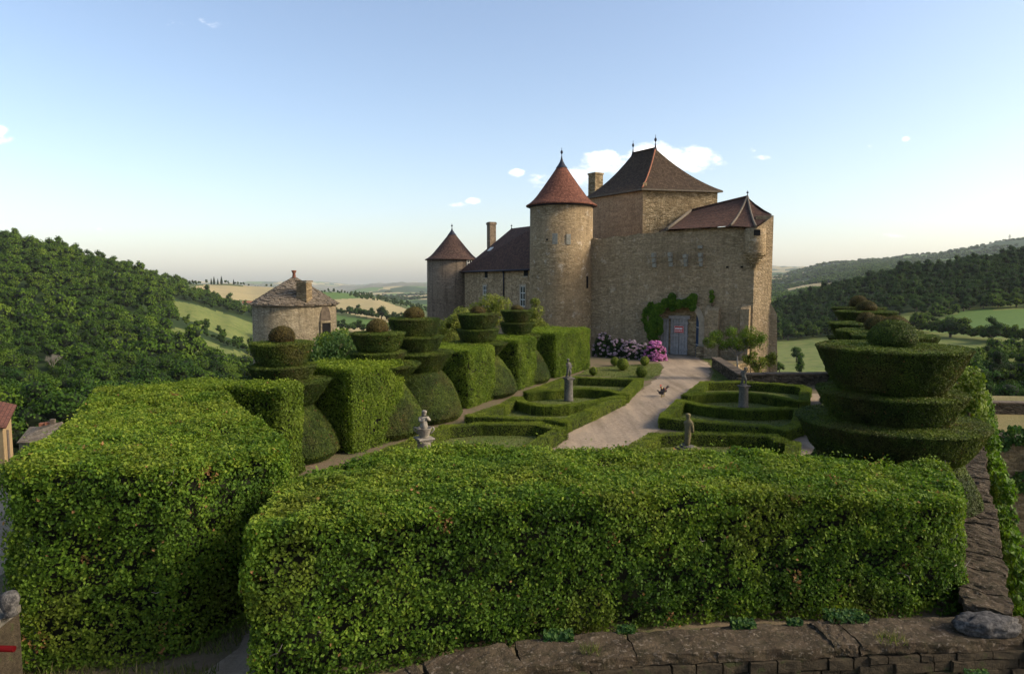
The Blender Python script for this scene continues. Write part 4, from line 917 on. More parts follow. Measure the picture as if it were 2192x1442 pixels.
def chaikin(poly, n=2, closed=True):
    p = [np.array(x[:2], float) for x in poly]
    for _ in range(n):
        o = []
        rg_ = range(len(p)) if closed else range(len(p)-1)
        for i in rg_: a, c = p[i], p[(i+1) % len(p)]; o += [a*.75+c*.25, a*.25+c*.75]
        if not closed: o = [p[0]]+o+[p[-1]]
        p = o
    return p
def inset(poly, k):
    p = [np.array(x[:2], float) for x in poly]; out = []; n = len(p)
    for i in range(n):
        a, c, e = p[i-1], p[i], p[(i+1) % n]; d0 = (c-a)/(np.linalg.norm(c-a)+1e-9); d1 = (e-c)/(np.linalg.norm(e-c)+1e-9)
        n0 = np.array([-d0[1], d0[0]]); n1 = np.array([-d1[1], d1[0]]); m_ = n0+n1; m_ /= max(.5, (m_*m_).sum()/2); out.append(c+m_*k)
    return out
def ccw(poly):
    a = sum(poly[i-1][0]*poly[i][1]-poly[i][0]*poly[i-1][1] for i in range(len(poly)))
    return list(poly) if a > 0 else list(poly)[::-1]
def edge_dist(X, Y, p, q):
    d = np.full(len(X), 1e9)
    for a, c in zip(p, q):
        e = c-a; L2 = (e*e).sum()+1e-9; t = np.clip(((X-a[0])*e[0]+(Y-a[1])*e[1])/L2, 0, 1); d = np.minimum(d, np.hypot(X-a[0]-t*e[0], Y-a[1]-t*e[1]))
    return d
def clipped_hedge(name, label, poly, z1, mat, ln, wd, dens_top, dens_side, seed, ztop=None, rnd=.22, wav=.07, gaps=.0, shoots=.0, z0=0.02, dist_fall=True, topb=.2, twigs=0):
    r = np.random.default_rng(seed); poly = ccw([tuple(p[:2]) for p in poly]); poly = ccw(corners(poly)); p, q, L = perim(poly)
    zt = ztop if ztop else (lambda X, Y: np.full(len(X), z1))
    # sides
    tot = L.sum(); n = int(tot*(z1-z0)*dens_side); e = r.choice(len(L), n, p=L/tot); t = r.uniform(0, 1, n)
    X = p[e, 0]+(q[e, 0]-p[e, 0])*t; Y = p[e, 1]+(q[e, 1]-p[e, 1])*t; D = (q-p)/L[:, None]; Nn = np.stack([D[e, 1], -D[e, 0], np.zeros(n)], -1)
    Z = z0+(zt(X, Y)-z0)*r.uniform(0, 1, n); P = np.stack([X, Y, Z], -1)
    kz = np.clip((Z-(zt(X, Y)-rnd))/rnd, 0, 1); back = rnd*(1-np.sqrt(1-np.clip(kz, 0, .999)**2)); P -= Nn*back[:, None]; Nn = Nn*(1-kz[:, None]*.6); Nn[:, 2] += kz*.7
    # top
    lo, hi = p.min(0), p.max(0); m_ = int((hi-lo).prod()*dens_top); X = r.uniform(lo[0], hi[0], m_); Y = r.uniform(lo[1], hi[1], m_)
    k = inpoly(X, Y, [tuple(v) for v in p]); X, Y = X[k], Y[k]; ed = edge_dist(X, Y, p, q); kk = np.clip(1-ed/rnd, 0, 1)
    Z = zt(X, Y)-rnd*(1-np.sqrt(1-np.clip(kk, 0, .999)**2)); PT = np.stack([X, Y, Z], -1); NT = np.stack([0*X, 0*X, 1+0*X], -1)
    nside = len(P); P = np.concatenate([P, PT]); Nn = np.concatenate([Nn, NT]); isT = np.arange(len(P)) >= nside
    dn = vnoise(P, 1.15, seed)*wav+vnoise(P, 3.4, seed+1)*wav*.75+vnoise(P, 8, seed+2)*wav*.45
    depth = r.uniform(-.13, .02, len(P))
    if gaps > 0:
        g = vnoise(P*np.array([1, 1, 1.9]), 1.6, seed+5)*.6+vnoise(P*np.array([1, 1, 1.5]), 4.5, seed+6)*.5
        keep_ = (g < gaps) | isT & (g < gaps+.25) | (r.uniform(0, 1, len(P)) < .12); 
    else: keep_ = np.ones(len(P), bool)
    sink = (~keep_) & (r.uniform(0, 1, len(P)) < .75); depth = np.where(sink, -r.uniform(.16, .36, len(P)), depth); keep_ = keep_ | sink
    ci = .17 if gaps == 0 or gaps > .5 else .36
    P = P+Nn*(dn+depth)[:, None]
    if shoots > 0:
        s = isT & (r.uniform(0, 1, len(P)) < shoots); P[s, 2] += r.exponential(.045, s.sum())+.02
        c = vnoise(P, 2.6, seed+8) > .55; s2 = isT & c & (r.uniform(0, 1, len(P)) < .25); P[s2, 2] += r.uniform(.02, .11, s2.sum())
    P, Nn, isT = P[keep_], Nn[keep_], isT[keep_]
    P[:, 2] = np.maximum(P[:, 2], z0+.02)
    V, Fc = leaf_arrays(P, Nn, ln, wd, r, .55)
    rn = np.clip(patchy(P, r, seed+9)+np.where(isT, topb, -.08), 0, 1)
    dead = (vnoise(P, 1.9, seed+21)+.4*vnoise(P, 5, seed+22) > .82) & (gaps < .5)
    rn = np.where((r.uniform(0, 1, len(P)) < .004) | (dead & (r.uniform(0, 1, len(P)) < .30)), 1, np.minimum(rn, .96))
    # woody inside
    ip = inset([tuple(v) for v in p], ci); C = []; CF = []; nI = len(ip); zz = zt(np.array([v[0] for v in ip]), np.array([v[1] for v in ip]))-ci
    for z_ in (0, 1): C += [(v[0], v[1], z0 if z_ == 0 else zz[i]) for i, v in enumerate(ip)]
    base = len(V); 
    for i in range(nI): j = (i+1) % nI; CF.append([base+i, base+j, base+nI+j, base+nI+i])
    cc = len(C); cx_ = np.mean([v[0] for v in ip]); cy_ = np.mean([v[1] for v in ip]); C.append((cx_, cy_, float(zt(np.array([cx_]), np.array([cy_]))[0])-ci))
    for i in range(nI): CF.append([base+nI+i, base+nI+(i+1) % nI, base+cc, base+cc])
    V = np.concatenate([V, np.array(C)]); nf = len(Fc); Fa = np.concatenate([Fc, np.array(CF)])
    # triangles are written as degenerate quads above: cut them properly
    core = np.array(CF); tri = core[core[:, 2] == core[:, 3]][:, :3]; quad = core[core[:, 2] != core[:, 3]]
    root = empty(name, (0, 0, 0)); tag(root, label, 'hedge')
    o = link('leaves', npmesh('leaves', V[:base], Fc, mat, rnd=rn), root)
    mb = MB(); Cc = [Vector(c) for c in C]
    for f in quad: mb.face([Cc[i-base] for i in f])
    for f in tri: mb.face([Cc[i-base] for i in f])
    if twigs:
        rt = random.Random(seed)
        for _ in range(twigs):
            i = rt.randrange(len(p)); t = rt.random(); a = p[i]+(q[i]-p[i])*t; d = D[i]; nn = np.array([d[1], -d[0]]); z = rt.uniform(.3, z1-.2); a = a-nn*.15
            pts = [(a[0], a[1], z)]; dx = rt.uniform(-1, 1)
            for s_ in range(4):
                a = a+d*dx*rt.uniform(.05, .16)+nn*(.045 if s_ < 2 else -.01); z += rt.uniform(-.02, .11); pts.append((a[0], a[1], z))
            mb.tube(pts, [.011, .010, .008, .006, .003], 5, 1)
    mb.build('branches', [M['core'], M['greybark']], root, weld=False)
    return root
P2 = lambda L: [tuple(p) for p in L]
def lerpz(pts):
    """smooth height field through a few surveyed tops"""
    def f(X, Y):
        w_ = 0; z = 0
        for (x, y, h) in pts:
            k = 1/(((X-x)**2+(Y-y)**2)+.4)**1.5; w_ = w_+k; z = z+k*h
        return z/w_
    return f
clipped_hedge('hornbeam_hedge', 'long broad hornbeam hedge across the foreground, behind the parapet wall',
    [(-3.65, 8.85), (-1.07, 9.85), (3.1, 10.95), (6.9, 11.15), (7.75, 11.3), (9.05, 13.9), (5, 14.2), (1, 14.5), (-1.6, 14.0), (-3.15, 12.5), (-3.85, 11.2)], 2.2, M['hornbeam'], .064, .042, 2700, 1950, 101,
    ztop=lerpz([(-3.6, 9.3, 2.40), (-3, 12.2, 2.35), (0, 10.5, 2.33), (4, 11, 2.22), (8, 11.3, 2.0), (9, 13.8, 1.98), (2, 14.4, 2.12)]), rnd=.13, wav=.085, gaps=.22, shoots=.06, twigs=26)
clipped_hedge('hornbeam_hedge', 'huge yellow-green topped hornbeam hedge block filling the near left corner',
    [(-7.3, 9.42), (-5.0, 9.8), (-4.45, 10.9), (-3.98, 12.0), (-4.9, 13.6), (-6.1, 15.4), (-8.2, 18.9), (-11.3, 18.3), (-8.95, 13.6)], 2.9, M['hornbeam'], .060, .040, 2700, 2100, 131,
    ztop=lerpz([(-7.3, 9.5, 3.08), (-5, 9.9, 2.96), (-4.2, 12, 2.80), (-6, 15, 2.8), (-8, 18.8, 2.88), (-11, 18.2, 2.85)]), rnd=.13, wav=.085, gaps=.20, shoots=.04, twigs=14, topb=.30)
BL = [((-6.42, 18.9), (-6.15, 20.1), 3.6, 2.72, 'second tall hedge block, right behind the huge near left hedge', .07, .05, 1500, 1300),
      ((-5.17, 21.9), (-3.85, 24.7), 2.6, 2.85, 'tall bright hedge block between the first and second left topiaries', .065, .046, 1700, 1500),
      ((-1.87, 29.9), (-.78, 32.5), 3.0, 2.62, 'bright hedge block in the middle of the left row, behind the broad yew topiary', .065, .046, 1500, 1300),
      ((.41, 34.9), (1.4, 37.3), 3.0, 2.66, 'narrow bright hedge block second from the round tower', .065, .046, 1400, 1200),
      ((2.62, 39.4), (5.15, 43.9), 3.2, 2.66, 'long bright hedge block nearest the round tower and hydrangeas', .065, .046, 1300, 1200)]
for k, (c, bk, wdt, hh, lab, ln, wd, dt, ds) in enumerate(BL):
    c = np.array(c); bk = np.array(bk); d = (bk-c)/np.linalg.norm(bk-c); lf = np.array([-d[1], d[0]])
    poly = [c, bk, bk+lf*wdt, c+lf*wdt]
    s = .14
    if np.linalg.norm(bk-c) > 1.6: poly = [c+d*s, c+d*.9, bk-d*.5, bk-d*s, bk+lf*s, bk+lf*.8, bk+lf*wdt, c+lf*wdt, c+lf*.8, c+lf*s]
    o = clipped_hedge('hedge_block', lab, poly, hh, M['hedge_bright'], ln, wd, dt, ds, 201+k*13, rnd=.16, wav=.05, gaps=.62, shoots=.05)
    o['group'] = 'clipped hedge blocks down the left side'

# ---- yew topiaries: ball over three clipped bowls over a flared base
def revolve_leaves(prof, dens, ln, wd, r, seed, wav=.03):
    P, N = [], []
    for (ra, za), (rb, zb) in zip(prof, prof[1:]):
        dl = math.hypot(rb-ra, zb-za); A = math.pi*(ra+rb)*dl; n = max(3, int(A*dens)); t = r.uniform(0, 1, n)
        if abs(ra-rb) > .02:   # area weighting
            t = (-ra+np.sqrt(ra*ra+t*(rb*rb-ra*ra)))/(rb-ra)
        a = r.uniform(0, 2*math.pi, n); rad = ra+(rb-ra)*t; z = za+(zb-za)*t; nr, nz_ = (zb-za)/dl, -(rb-ra)/dl
        P.append(np.stack([rad*np.cos(a), rad*np.sin(a), z], -1)); N.append(np.stack([nr*np.cos(a), nr*np.sin(a), nz_+0*a], -1))
    P = np.concatenate(P); N = np.concatenate(N)
    P = P+N*(vnoise(P, 1.4, seed)*wav*1.3+vnoise(P, 5, seed+1)*wav*.6+r.uniform(-.05, .008, len(P)))[:, None]
    V, Fc = leaf_arrays(P, N, ln, wd, r, .42, .2)
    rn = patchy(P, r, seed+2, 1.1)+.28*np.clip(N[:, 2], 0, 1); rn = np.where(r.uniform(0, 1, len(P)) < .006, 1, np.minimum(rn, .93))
    return V, Fc, rn
def tier_prof(rt, rb, zt, zb, lip=.07):
    # closed outline from the under side centre up to the top centre
    pr = [(rb*.80, zb), (rb, zb+.02)]
    for f in (.12, .25, .4, .55, .7, .85, .95): pr.append((rb+(rt-rb)*(f**.84)*1.0, zb+(zt-zb)*f))
    return pr+[(rt, zt-lip*.5), (rt-lip*.5, zt), (rt*.5, zt+.03), (.1, zt+.03)]
def topiary(label, c, S, dens, ln, seed, group):
    """S: list of (kind, ...) measured on the plant"""
    root = empty('yew_topiary', (c[0], c[1], 0)); tag(root, label, 'topiary', group); r = np.random.default_rng(seed)
    def add(nm, prof, wv=.03):
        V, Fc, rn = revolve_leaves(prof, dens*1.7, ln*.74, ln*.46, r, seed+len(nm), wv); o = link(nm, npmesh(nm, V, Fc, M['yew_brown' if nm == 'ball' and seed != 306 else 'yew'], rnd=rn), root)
        mb = MB(); pr = [(max(0, q[0]-.075), q[1]+(-.04 if q[1] > (prof[0][1]+prof[-1][1])/2 else .03)) for q in prof]
        if pr[0][0] > 0: pr = [(0, pr[0][1])]+pr
        if pr[-1][0] > 0: pr = pr+[(0, pr[-1][1])]
        mb.lathe((0, 0, 0), pr, 28); mb.build('inner_twigs', M['core'], o)
    (rball, zball0, zball1), tiers, (rn_, rw, zc) = S
    add('ball', [(rball*.86, zball0), (rball*.98, zball0+(zball1-zball0)*.22)]+[(rball*math.cos(a), zball0+(zball1-zball0)*(.32+.68*math.sin(a))) for a in np.linspace(.05, math.pi/2-.05, 8)])
    for k, (rt, rb, zt, zb) in enumerate(tiers): add('bowl_tier', tier_prof(rt, rb, zt, zb), .022)
    pr = [(rw*.90, .03), (rw, .25)]
    for f in np.linspace(.15, 1, 9): pr.append((rn_+(rw-rn_)*max(0, 1-((f-.1)/.9)**1.55), zc*f))
    add('flared_base', pr+[(.1, zc+.01)])
    return root
gl = 'yew topiaries down the left side'; gr_ = 'yew topiaries down the right side'
topiary('nearest left topiary, a ball over stacked bowls, between two tall hedge blocks', (-7.40, 21.85), ((.42, 3.68, 4.22), [(1.0, .74, 3.72, 2.97), (1.07, .85, 2.99, 2.50), (1.53, .86, 2.54, 1.66)], (.86, 1.78, 1.75)), 1900, .062, 301, gl)
topiary('second topiary from the left with its base half hidden by the tall bright hedge block', (-4.97, 25.2), ((.42, 3.75, 4.27), [(1.03, .70, 3.78, 3.05), (1.06, .82, 3.08, 2.55), (1.56, .85, 2.62, 1.95)], (.85, 1.72, 2.0)), 1700, .064, 302, gl)
topiary('broadest left topiary standing clear with its whole bell base in view', (-4.02, 28.0), ((.42, 4.12, 4.62), [(1.06, .82, 4.15, 3.42), (1.22, .86, 3.42, 2.78), (1.62, 1.0, 2.78, 1.92)], (1.12, 1.98, 2.0)), 1600, .064, 303, gl)
topiary('fourth left topiary, dark and reddish, in front of the leafy fruit trees', (-1.70, 33.9), ((.37, 4.02, 4.40), [(1.05, .80, 4.05, 3.30), (1.08, .82, 3.30, 2.68), (1.50, .95, 2.62, 1.95)], (.95, 2.0, 2.0)), 1300, .066, 304, gl)
topiary('farthest left topiary, slim, just left of the round tower', (.29, 38.4), ((.36, 4.00, 4.34), [(.95, .68, 4.02, 3.36), (.98, .74, 3.34, 2.72), (1.36, .9, 2.62, 1.95)], (.9, 1.9, 2.0)), 1200, .066, 305, gl)
topiary('large dark topiary nearest the camera on the right, with wide stacked bowls', (9.28, 16.6), ((.57, 4.06, 4.72), [(1.72, 1.14, 4.10, 3.00), (1.68, 1.24, 3.02, 2.24), (2.14, 1.62, 2.32, 1.45)], (1.5, 2.1, 1.5)), 2300, .056, 306, gr_)
topiary('second right topiary, its domed top just behind the large near one', (13.15, 23.4), ((.52, 3.78, 4.48), [(1.36, .95, 3.84, 3.0), (1.45, 1.1, 2.95, 2.3), (1.75, 1.2, 2.2, 1.4)], (1.1, 1.8, 1.6)), 1300, .066, 307, gr_)
topiary('third right topiary, overlapped by the two in front', (14.1, 26.2), ((.50, 3.74, 4.38), [(1.50, 1.0, 3.78, 3.0), (1.5, 1.1, 2.95, 2.3), (1.8, 1.2, 2.2, 1.4)], (1.1, 1.8, 1.6)), 1200, .066, 308, gr_)
topiary('fourth right topiary with a wide flat top disc and small dome', (15.7, 30.2), ((.42, 3.78, 4.30), [(1.60, 1.05, 3.82, 3.0), (1.5, 1.1, 2.9, 2.3), (1.75, 1.2, 2.2, 1.4)], (1.1, 1.8, 1.6)), 1100, .068, 309, gr_)
topiary('fifth right topiary with a reddish brown dome', (18.8, 36.2), ((.52, 4.05, 4.62), [(1.50, 1.0, 4.08, 3.3), (1.45, 1.0, 3.2, 2.5), (1.7, 1.1, 2.3, 1.4)], (1.0, 1.7, 1.6)), 1000, .07, 310, gr_)
topiary('farthest right topiary with the topmost brown dome', (20.9, 41.2), ((.52, 4.06, 4.78), [(1.50, 1.0, 4.08, 3.3), (1.45, 1.0, 3.2, 2.5), (1.7, 1.1, 2.3, 1.4)], (1.0, 1.7, 1.6)), 900, .07, 311, gr_)

# ---- low box hedges of the parterres
def box_hedge(label, lines, w_=.46, h=.44, dens=2300, ln=.034, seed=1, closed=False):
    root = empty('box_hedge', (0, 0, 0)); tag(root, label, 'hedge', 'clipped box hedges of the parterres'); r = np.random.default_rng(seed)
    AP, AN = [], []; mb = MB()
    for line in lines:
        pts = [np.array([p[0], p[1]]) for p in line]
        for a, c in zip(pts, pts[1:]):
            L = np.linalg.norm(c-a)
            if L < 1e-3: continue
            d = (c-a)/L; nn = np.array([-d[1], d[0]])
            def put(n, f):
                s = r.uniform(-w_*.48, L+w_*.48, n); t = r.uniform(0, 1, n); lat, z, N = f(t, n)
                AP.append(np.stack([a[0]+d[0]*s+nn[0]*lat, a[1]+d[1]*s+nn[1]*lat, z], -1)); AN.append(N)
            Lx = L+w_*.9
            put(int(Lx*w_*dens), lambda t, n: ((t-.5)*w_, np.full(n, h), np.tile([0, 0, 1.], (n, 1))))
            for sg_ in (-1, 1): put(int(Lx*h*dens), lambda t, n: (np.full(n, sg_*w_/2), .02+t*(h-.02), np.tile([nn[0]*sg_, nn[1]*sg_, .1], (n, 1))))
            for e, sg_ in ((a, -1), (c, 1)):
                n = int(w_*h*dens*.8); t = r.uniform(-.5, .5, n); z = r.uniform(.02, h, n)
                AP.append(np.stack([e[0]+d[0]*sg_*w_*.48+nn[0]*t*w_, e[1]+d[1]*sg_*w_*.48+nn[1]*t*w_, z], -1)); AN.append(np.tile([d[0]*sg_, d[1]*sg_, 0.], (n, 1)))
            m_ = (a+c)/2; k = .05; mb.box((m_[0], m_[1], (h-k)/2), (L+w_-2*k, w_-2*k, h-k), math.atan2(d[1], d[0]))
    P = np.concatenate(AP); N = np.concatenate(AN)
    P = P+N*(vnoise(P, 2.2, seed)*.025+vnoise(P, 7, seed+1)*.02+r.uniform(-.05, .012, len(P)))[:, None]; P[:, 2] = np.maximum(P[:, 2], .01)
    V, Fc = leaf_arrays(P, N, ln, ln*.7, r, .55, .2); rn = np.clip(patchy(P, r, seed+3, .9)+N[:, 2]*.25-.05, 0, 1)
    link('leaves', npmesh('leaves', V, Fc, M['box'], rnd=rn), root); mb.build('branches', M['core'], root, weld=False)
    return root
hz_ = .44
def GL(L): return [at(x, y, hz_) for x, y in L]
def CH(L, n=2): return [tuple(p) for p in chaikin([tuple(q) for q in GL(L)], n, False)]
box_hedge('back angular box hedge of the left middle parterre, behind the cherub on its column', [GL([(1133,837),(1206,810),(1234,806),(1368,811),(1334,842)])], seed=401)
box_hedge('curved inner box hedge behind the left middle column', [CH([(1133,838),(1180,834),(1250,830),(1305,834),(1334,842)])], seed=402)
box_hedge('front angular box hedge of the left middle parterre, bordering the gravel drive', [GL([(1107,850),(1075,866),(1010,888),(1090,892),(1180,895),(1208,900),(1262,877),(1326,848)])], seed=403)
box_hedge('curved inner box hedge in front of the left middle column', [CH([(1107,850),(1122,860),(1165,868),(1230,865),(1285,855),(1326,848)])], seed=404)
box_hedge('back box hedge of the right middle parterre, below the small tree', [GL([(1472,845),(1508,817),(1582,816),(1660,820),(1712,825),(1725,830),(1721,857)])], seed=405)
box_hedge('curved inner box hedge behind the right middle column', [CH([(1472,845),(1500,842),(1548,839),(1600,840),(1650,845),(1697,856),(1721,857)])], seed=406)
box_hedge('front box hedge of the right middle parterre', [GL([(1459,856),(1426,886),(1424,892),(1478,897),(1555,905),(1638,910),(1676,917),(1708,906),(1714,875),(1684,873)])], seed=407)
box_hedge('curved inner box hedge in front of the right middle column', [CH([(1459,856),(1480,861),(1515,868),(1560,873),(1620,876),(1684,873)])], seed=408)
box_hedge('left foreground parterre hedge beside the putto rising from a bowl', [GL([(800,972),(840,958),(892,938),(954,911),(1030,905),(1150,905),(1198,916),(1140,952)]), GL([(800,972),(860,965),(940,960),(1030,962),(1110,968)])], seed=409)
box_hedge('right foreground parterre hedge behind the moss-covered standing figure', [GL([(1345,962),(1404,928),(1478,925),(1570,927),(1654,931),(1674,943),(1698,946),(1694,985)])], seed=410)
box_hedge('low box edging between the first left topiary and the foreground hedge', [GL([(560,1075),(640,1030),(730,1000)])], w_=.6, seed=411)

# clipped box balls on the lawn
def ball(label, px, pyc, rpx, seed):
    D = (H-.02)*F/((pyc+rpx*.85)-600); D = at(px, pyc+rpx*.85, 0).y; r_b = rpx*D/F; c = at(px, pyc+rpx*.85, 0); r = np.random.default_rng(seed)
    root = empty('box_ball', (c.x, c.y, 0)); tag(root, label, 'shrub', 'clipped box balls on the lawn'); th = [(r_b*math.sin(a), r_b*1.04*(1-math.cos(a))*.98) for a in np.linspace(.35, math.pi-.05, 12)]
    V, Fc, rn = revolve_leaves(th, 1700, .05, .034, r, seed); link('leaves', npmesh('leaves', V, Fc, M['box'], rnd=rn), root)
    b = MB(); b.lathe((0, 0, 0), [(0, 0), (.06, 0), (.06, .1)]+[(max(0, q[0]-.06), q[1]) for q in th]+[(0, th[-1][1]-.05)], 16); b.build('branches', M['core'], root)
for a in (('smallest box ball at the left end of the lawn', 1270, 796, 9.5, 501), ('box ball tucked behind the largest one', 1316, 775, 9.5, 502), ('largest box ball in the middle of the lawn', 1333, 782, 13, 503),
          ('upper right box ball beside the pink hydrangea', 1380, 774, 10, 504), ('lower right box ball beside the drive', 1373, 797, 12, 505)): ball(*a)
# ------------------------------------------------------------------ trees
def crown_arrays(r, seed, Rr, Hh, nl, ncard, card, squash=.8, lobe=.42):
    """leaf clumps over overlapping boughs of a broad crown whose base is at z=0"""
    L = []
    for k in range(nl):
        a = r.uniform(0, 6.283); h = r.uniform(0, 1)**.8; rad = Rr*(1-lobe*.9)*math.sqrt(max(.0, 1-(h*1.55-.62)**2))*r.uniform(.45, 1.05)
        s = Rr*lobe*r.uniform(.6, 1.15); L.append((rad*math.cos(a), rad*math.sin(a), s*.7+(Hh-s*1.5)*h, s))
    L.append((0, 0, Hh*.42, Rr*.62)); L = np.array(L); wt_ = L[:, 3]**2; e = r.choice(len(L), ncard, p=wt_/wt_.sum())
    N = r.normal(0, 1, (ncard, 3)); N[:, 2] = np.abs(N[:, 2])*.85-.25*(r.uniform(0, 1, ncard) < .35); N /= np.linalg.norm(N, axis=1)[:, None]
    P = L[e, :3]+N*L[e, 3][:, None]*np.array([1, 1, squash])*r.uniform(.82, 1.08, ncard)[:, None]
    V, Fc = leaf_arrays(P, N, card, card*.8, r, .45, .25)
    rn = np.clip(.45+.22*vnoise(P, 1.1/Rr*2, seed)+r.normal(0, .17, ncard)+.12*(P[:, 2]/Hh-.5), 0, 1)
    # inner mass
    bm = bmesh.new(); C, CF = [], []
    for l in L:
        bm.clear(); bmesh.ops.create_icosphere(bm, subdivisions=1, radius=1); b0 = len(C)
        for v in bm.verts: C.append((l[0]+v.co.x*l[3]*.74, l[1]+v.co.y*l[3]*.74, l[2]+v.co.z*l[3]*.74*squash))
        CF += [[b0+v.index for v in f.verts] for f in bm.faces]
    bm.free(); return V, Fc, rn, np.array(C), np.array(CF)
def crown_mesh(name, arr, mat):
    V, Fc, rn, C, CF = arr; base = len(V); n4 = len(Fc); CF = CF+base
    Va = np.concatenate([V, C]); me = bpy.data.meshes.new(name); me.vertices.add(len(Va)); me.vertices.foreach_set('co', Va.astype(np.float32).ravel())
    nl = n4*4+len(CF)*3; me.loops.add(nl); me.loops.foreach_set('vertex_index', np.concatenate([Fc.ravel(), CF.ravel()]).astype(np.int32))
    me.polygons.add(n4+len(CF)); st = np.concatenate([np.arange(n4)*4, n4*4+np.arange(len(CF))*3]).astype(np.int32); me.polygons.foreach_set('loop_start', st)
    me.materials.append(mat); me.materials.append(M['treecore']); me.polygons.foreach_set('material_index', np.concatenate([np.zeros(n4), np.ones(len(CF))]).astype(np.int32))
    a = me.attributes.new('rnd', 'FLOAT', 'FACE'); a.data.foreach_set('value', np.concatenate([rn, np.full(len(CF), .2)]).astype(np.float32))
    me.update(calc_edges=True); return me
def trunk_mesh(h, r0, mat, seed, spread=1.6, limbs=5):
    rr = random.Random(seed); b = MB(); b.tube([(0, 0, -.6), (rr.uniform(-.1, .1), rr.uniform(-.1, .1), h*.5), (rr.uniform(-.2, .2), rr.uniform(-.2, .2), h)], [r0*1.3, r0, r0*.6], 8)
    for k in range(limbs):
        a = 6.283*k/limbs+rr.uniform(-.3, .3); z = h*rr.uniform(.55, .9); b.tube([(0, 0, z), (math.cos(a)*spread*.5, math.sin(a)*spread*.5, z+spread*.5), (math.cos(a)*spread, math.sin(a)*spread, z+spread*1.1)], [r0*.5, r0*.3, r0*.12], 5)
    me_o = b.build('trunk', mat); me = me_o.data; bpy.data.objects.remove(me_o); return me
protoA = [crown_arrays(np.random.default_rng(700+k), 700+k, 1.0, hh, nl, 2300, .082, .85, lb) for k, (hh, nl, lb) in enumerate([(1.7, 12, .40), (1.45, 11, .45), (2.1, 13, .36), (1.6, 9, .50), (1.9, 14, .34)])]
protoB = [crown_arrays(np.random.default_rng(750+k), 750+k, 1.0, hh, nl, 420, .18, .85, lb) for k, (hh, nl, lb) in enumerate([(1.6, 6, .45), (1.9, 7, .42), (1.45, 6, .5), (2.1, 7, .4)])]
CM = {}
for k, a in enumerate(protoA):
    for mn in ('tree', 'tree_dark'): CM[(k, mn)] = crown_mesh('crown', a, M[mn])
TM = [trunk_mesh(.9, .09, M['bark'], 900+k, .45) for k in range(3)]
rt = np.random.default_rng(77)
def wood_tree(p, R_, k, mn, label, group, name='broadleaf_tree', cat='tree', stretch=1.0):
    root = empty(name, tuple(p), rt.uniform(0, 6.28)); root.scale = (R_, R_, R_*rt.uniform(.9, 1.15)*stretch); tag(root, label, cat, group)
    c = link('crown', CM[(k, mn)], root); c.location = (0, 0, .25); link('trunk', TM[k % 3], root); return root
# candidate places in the woods
def sample_forest(cond, n, r, dlo, dhi):
    out = []
    tries = 0
    while len(out) < n and tries < 60:
        tries += 1; m_ = n*3
        px = r.uniform(-260, 2420, m_); D = np.sqrt(r.uniform(dlo**2, dhi**2, m_)); y = terr_y(px, D); k = cond(px, D, y)
        P = terr(px[k], D[k]); out += [(P[i], px[k][i], D[k][i], y[k][i]) for i in range(len(P))]
    return out
def thin(c, dmin_f):
    grid = {}; res = []
    for it in c:
        P, px, D, y = it; dm = dmin_f(px, D); g = (int(P[0]//dm), int(P[1]//dm)); ok = True
        for i in (-1, 0, 1):
            for j in (-1, 0, 1):
                for q in grid.get((g[0]+i, g[1]+j), []):
                    if (q[0]-P[0])**2+(q[1]-P[1])**2 < dm*dm*.8: ok = False
        if ok: grid.setdefault(g, []).append(P); res.append(it)
    return res
def inmeadow(px, y): return inpoly(px, y, MEADOW[0]) | inpoly(px, y, MEADOW[1])
condL = lambda px, D, y: (px < 585) & ~inmeadow(px, y+0) & ~inmeadow(px, y+7) & ((px < 420) | (D < 560) & (y > 690) | (D < 760) & (y < 690) & (px < 520)) & ~((px > 395) & (y < 640))
candL = thin(sample_forest(condL, 5200, np.random.default_rng(1), 96, 860), lambda px, D: 7.6)
vis = []
for it in candL: vis.append(it)
vis.sort(key=lambda q: q[2])
nearL = [q for q in vis if -60 < q[1] < 600 and q[2] < 400][:125]; restL = [q for q in vis if not any(q is w_ for w_ in nearL)]
condR = lambda px, D, y: (px > 1560) & (((D > 395) & (D < 760)) | (px > 2035) & (D > 105) & (D < 195) & (y > 822+0*px))
candR = thin(sample_forest(condR, 5200, np.random.default_rng(2), 100, 760), lambda px, D: 7.6)
candR.sort(key=lambda q: q[2]); nearR = [q for q in candR if 1640 < q[1] < 2240][:60]; restR = [q for q in candR if not any(q is w_ for w_ in nearR)]
for q in nearL:
    P, px, D, y = q; R_ = rt.uniform(4.0, 7.0); R_ *= .5 if inmeadow(np.array([px]), np.array([y-14]))[0] or inmeadow(np.array([px]), np.array([y-28]))[0] else 1; lo = y > 800
    if 60 < px < 160 and 740 < y < 850: R_ = 3.0
    wood_tree(P, R_, int(rt.integers(0, 5)), 'tree' if rt.uniform() < .6 else 'tree_dark', 'broadleaf tree of the valley wood below the left hillside' , 'trees of the left wood')
for q in nearR:
    P, px, D, y = q; near_ = D < 200
    wood_tree(P, rt.uniform(3.4, 5.2), int(rt.integers(0, 5)), 'tree_dark', 'dark tree of the thicket on the valley floor at right' if near_ else 'dark tree along the lower edge of the right hillside wood', 'trees of the right valley thicket' if near_ else 'trees at the foot of the right wood')
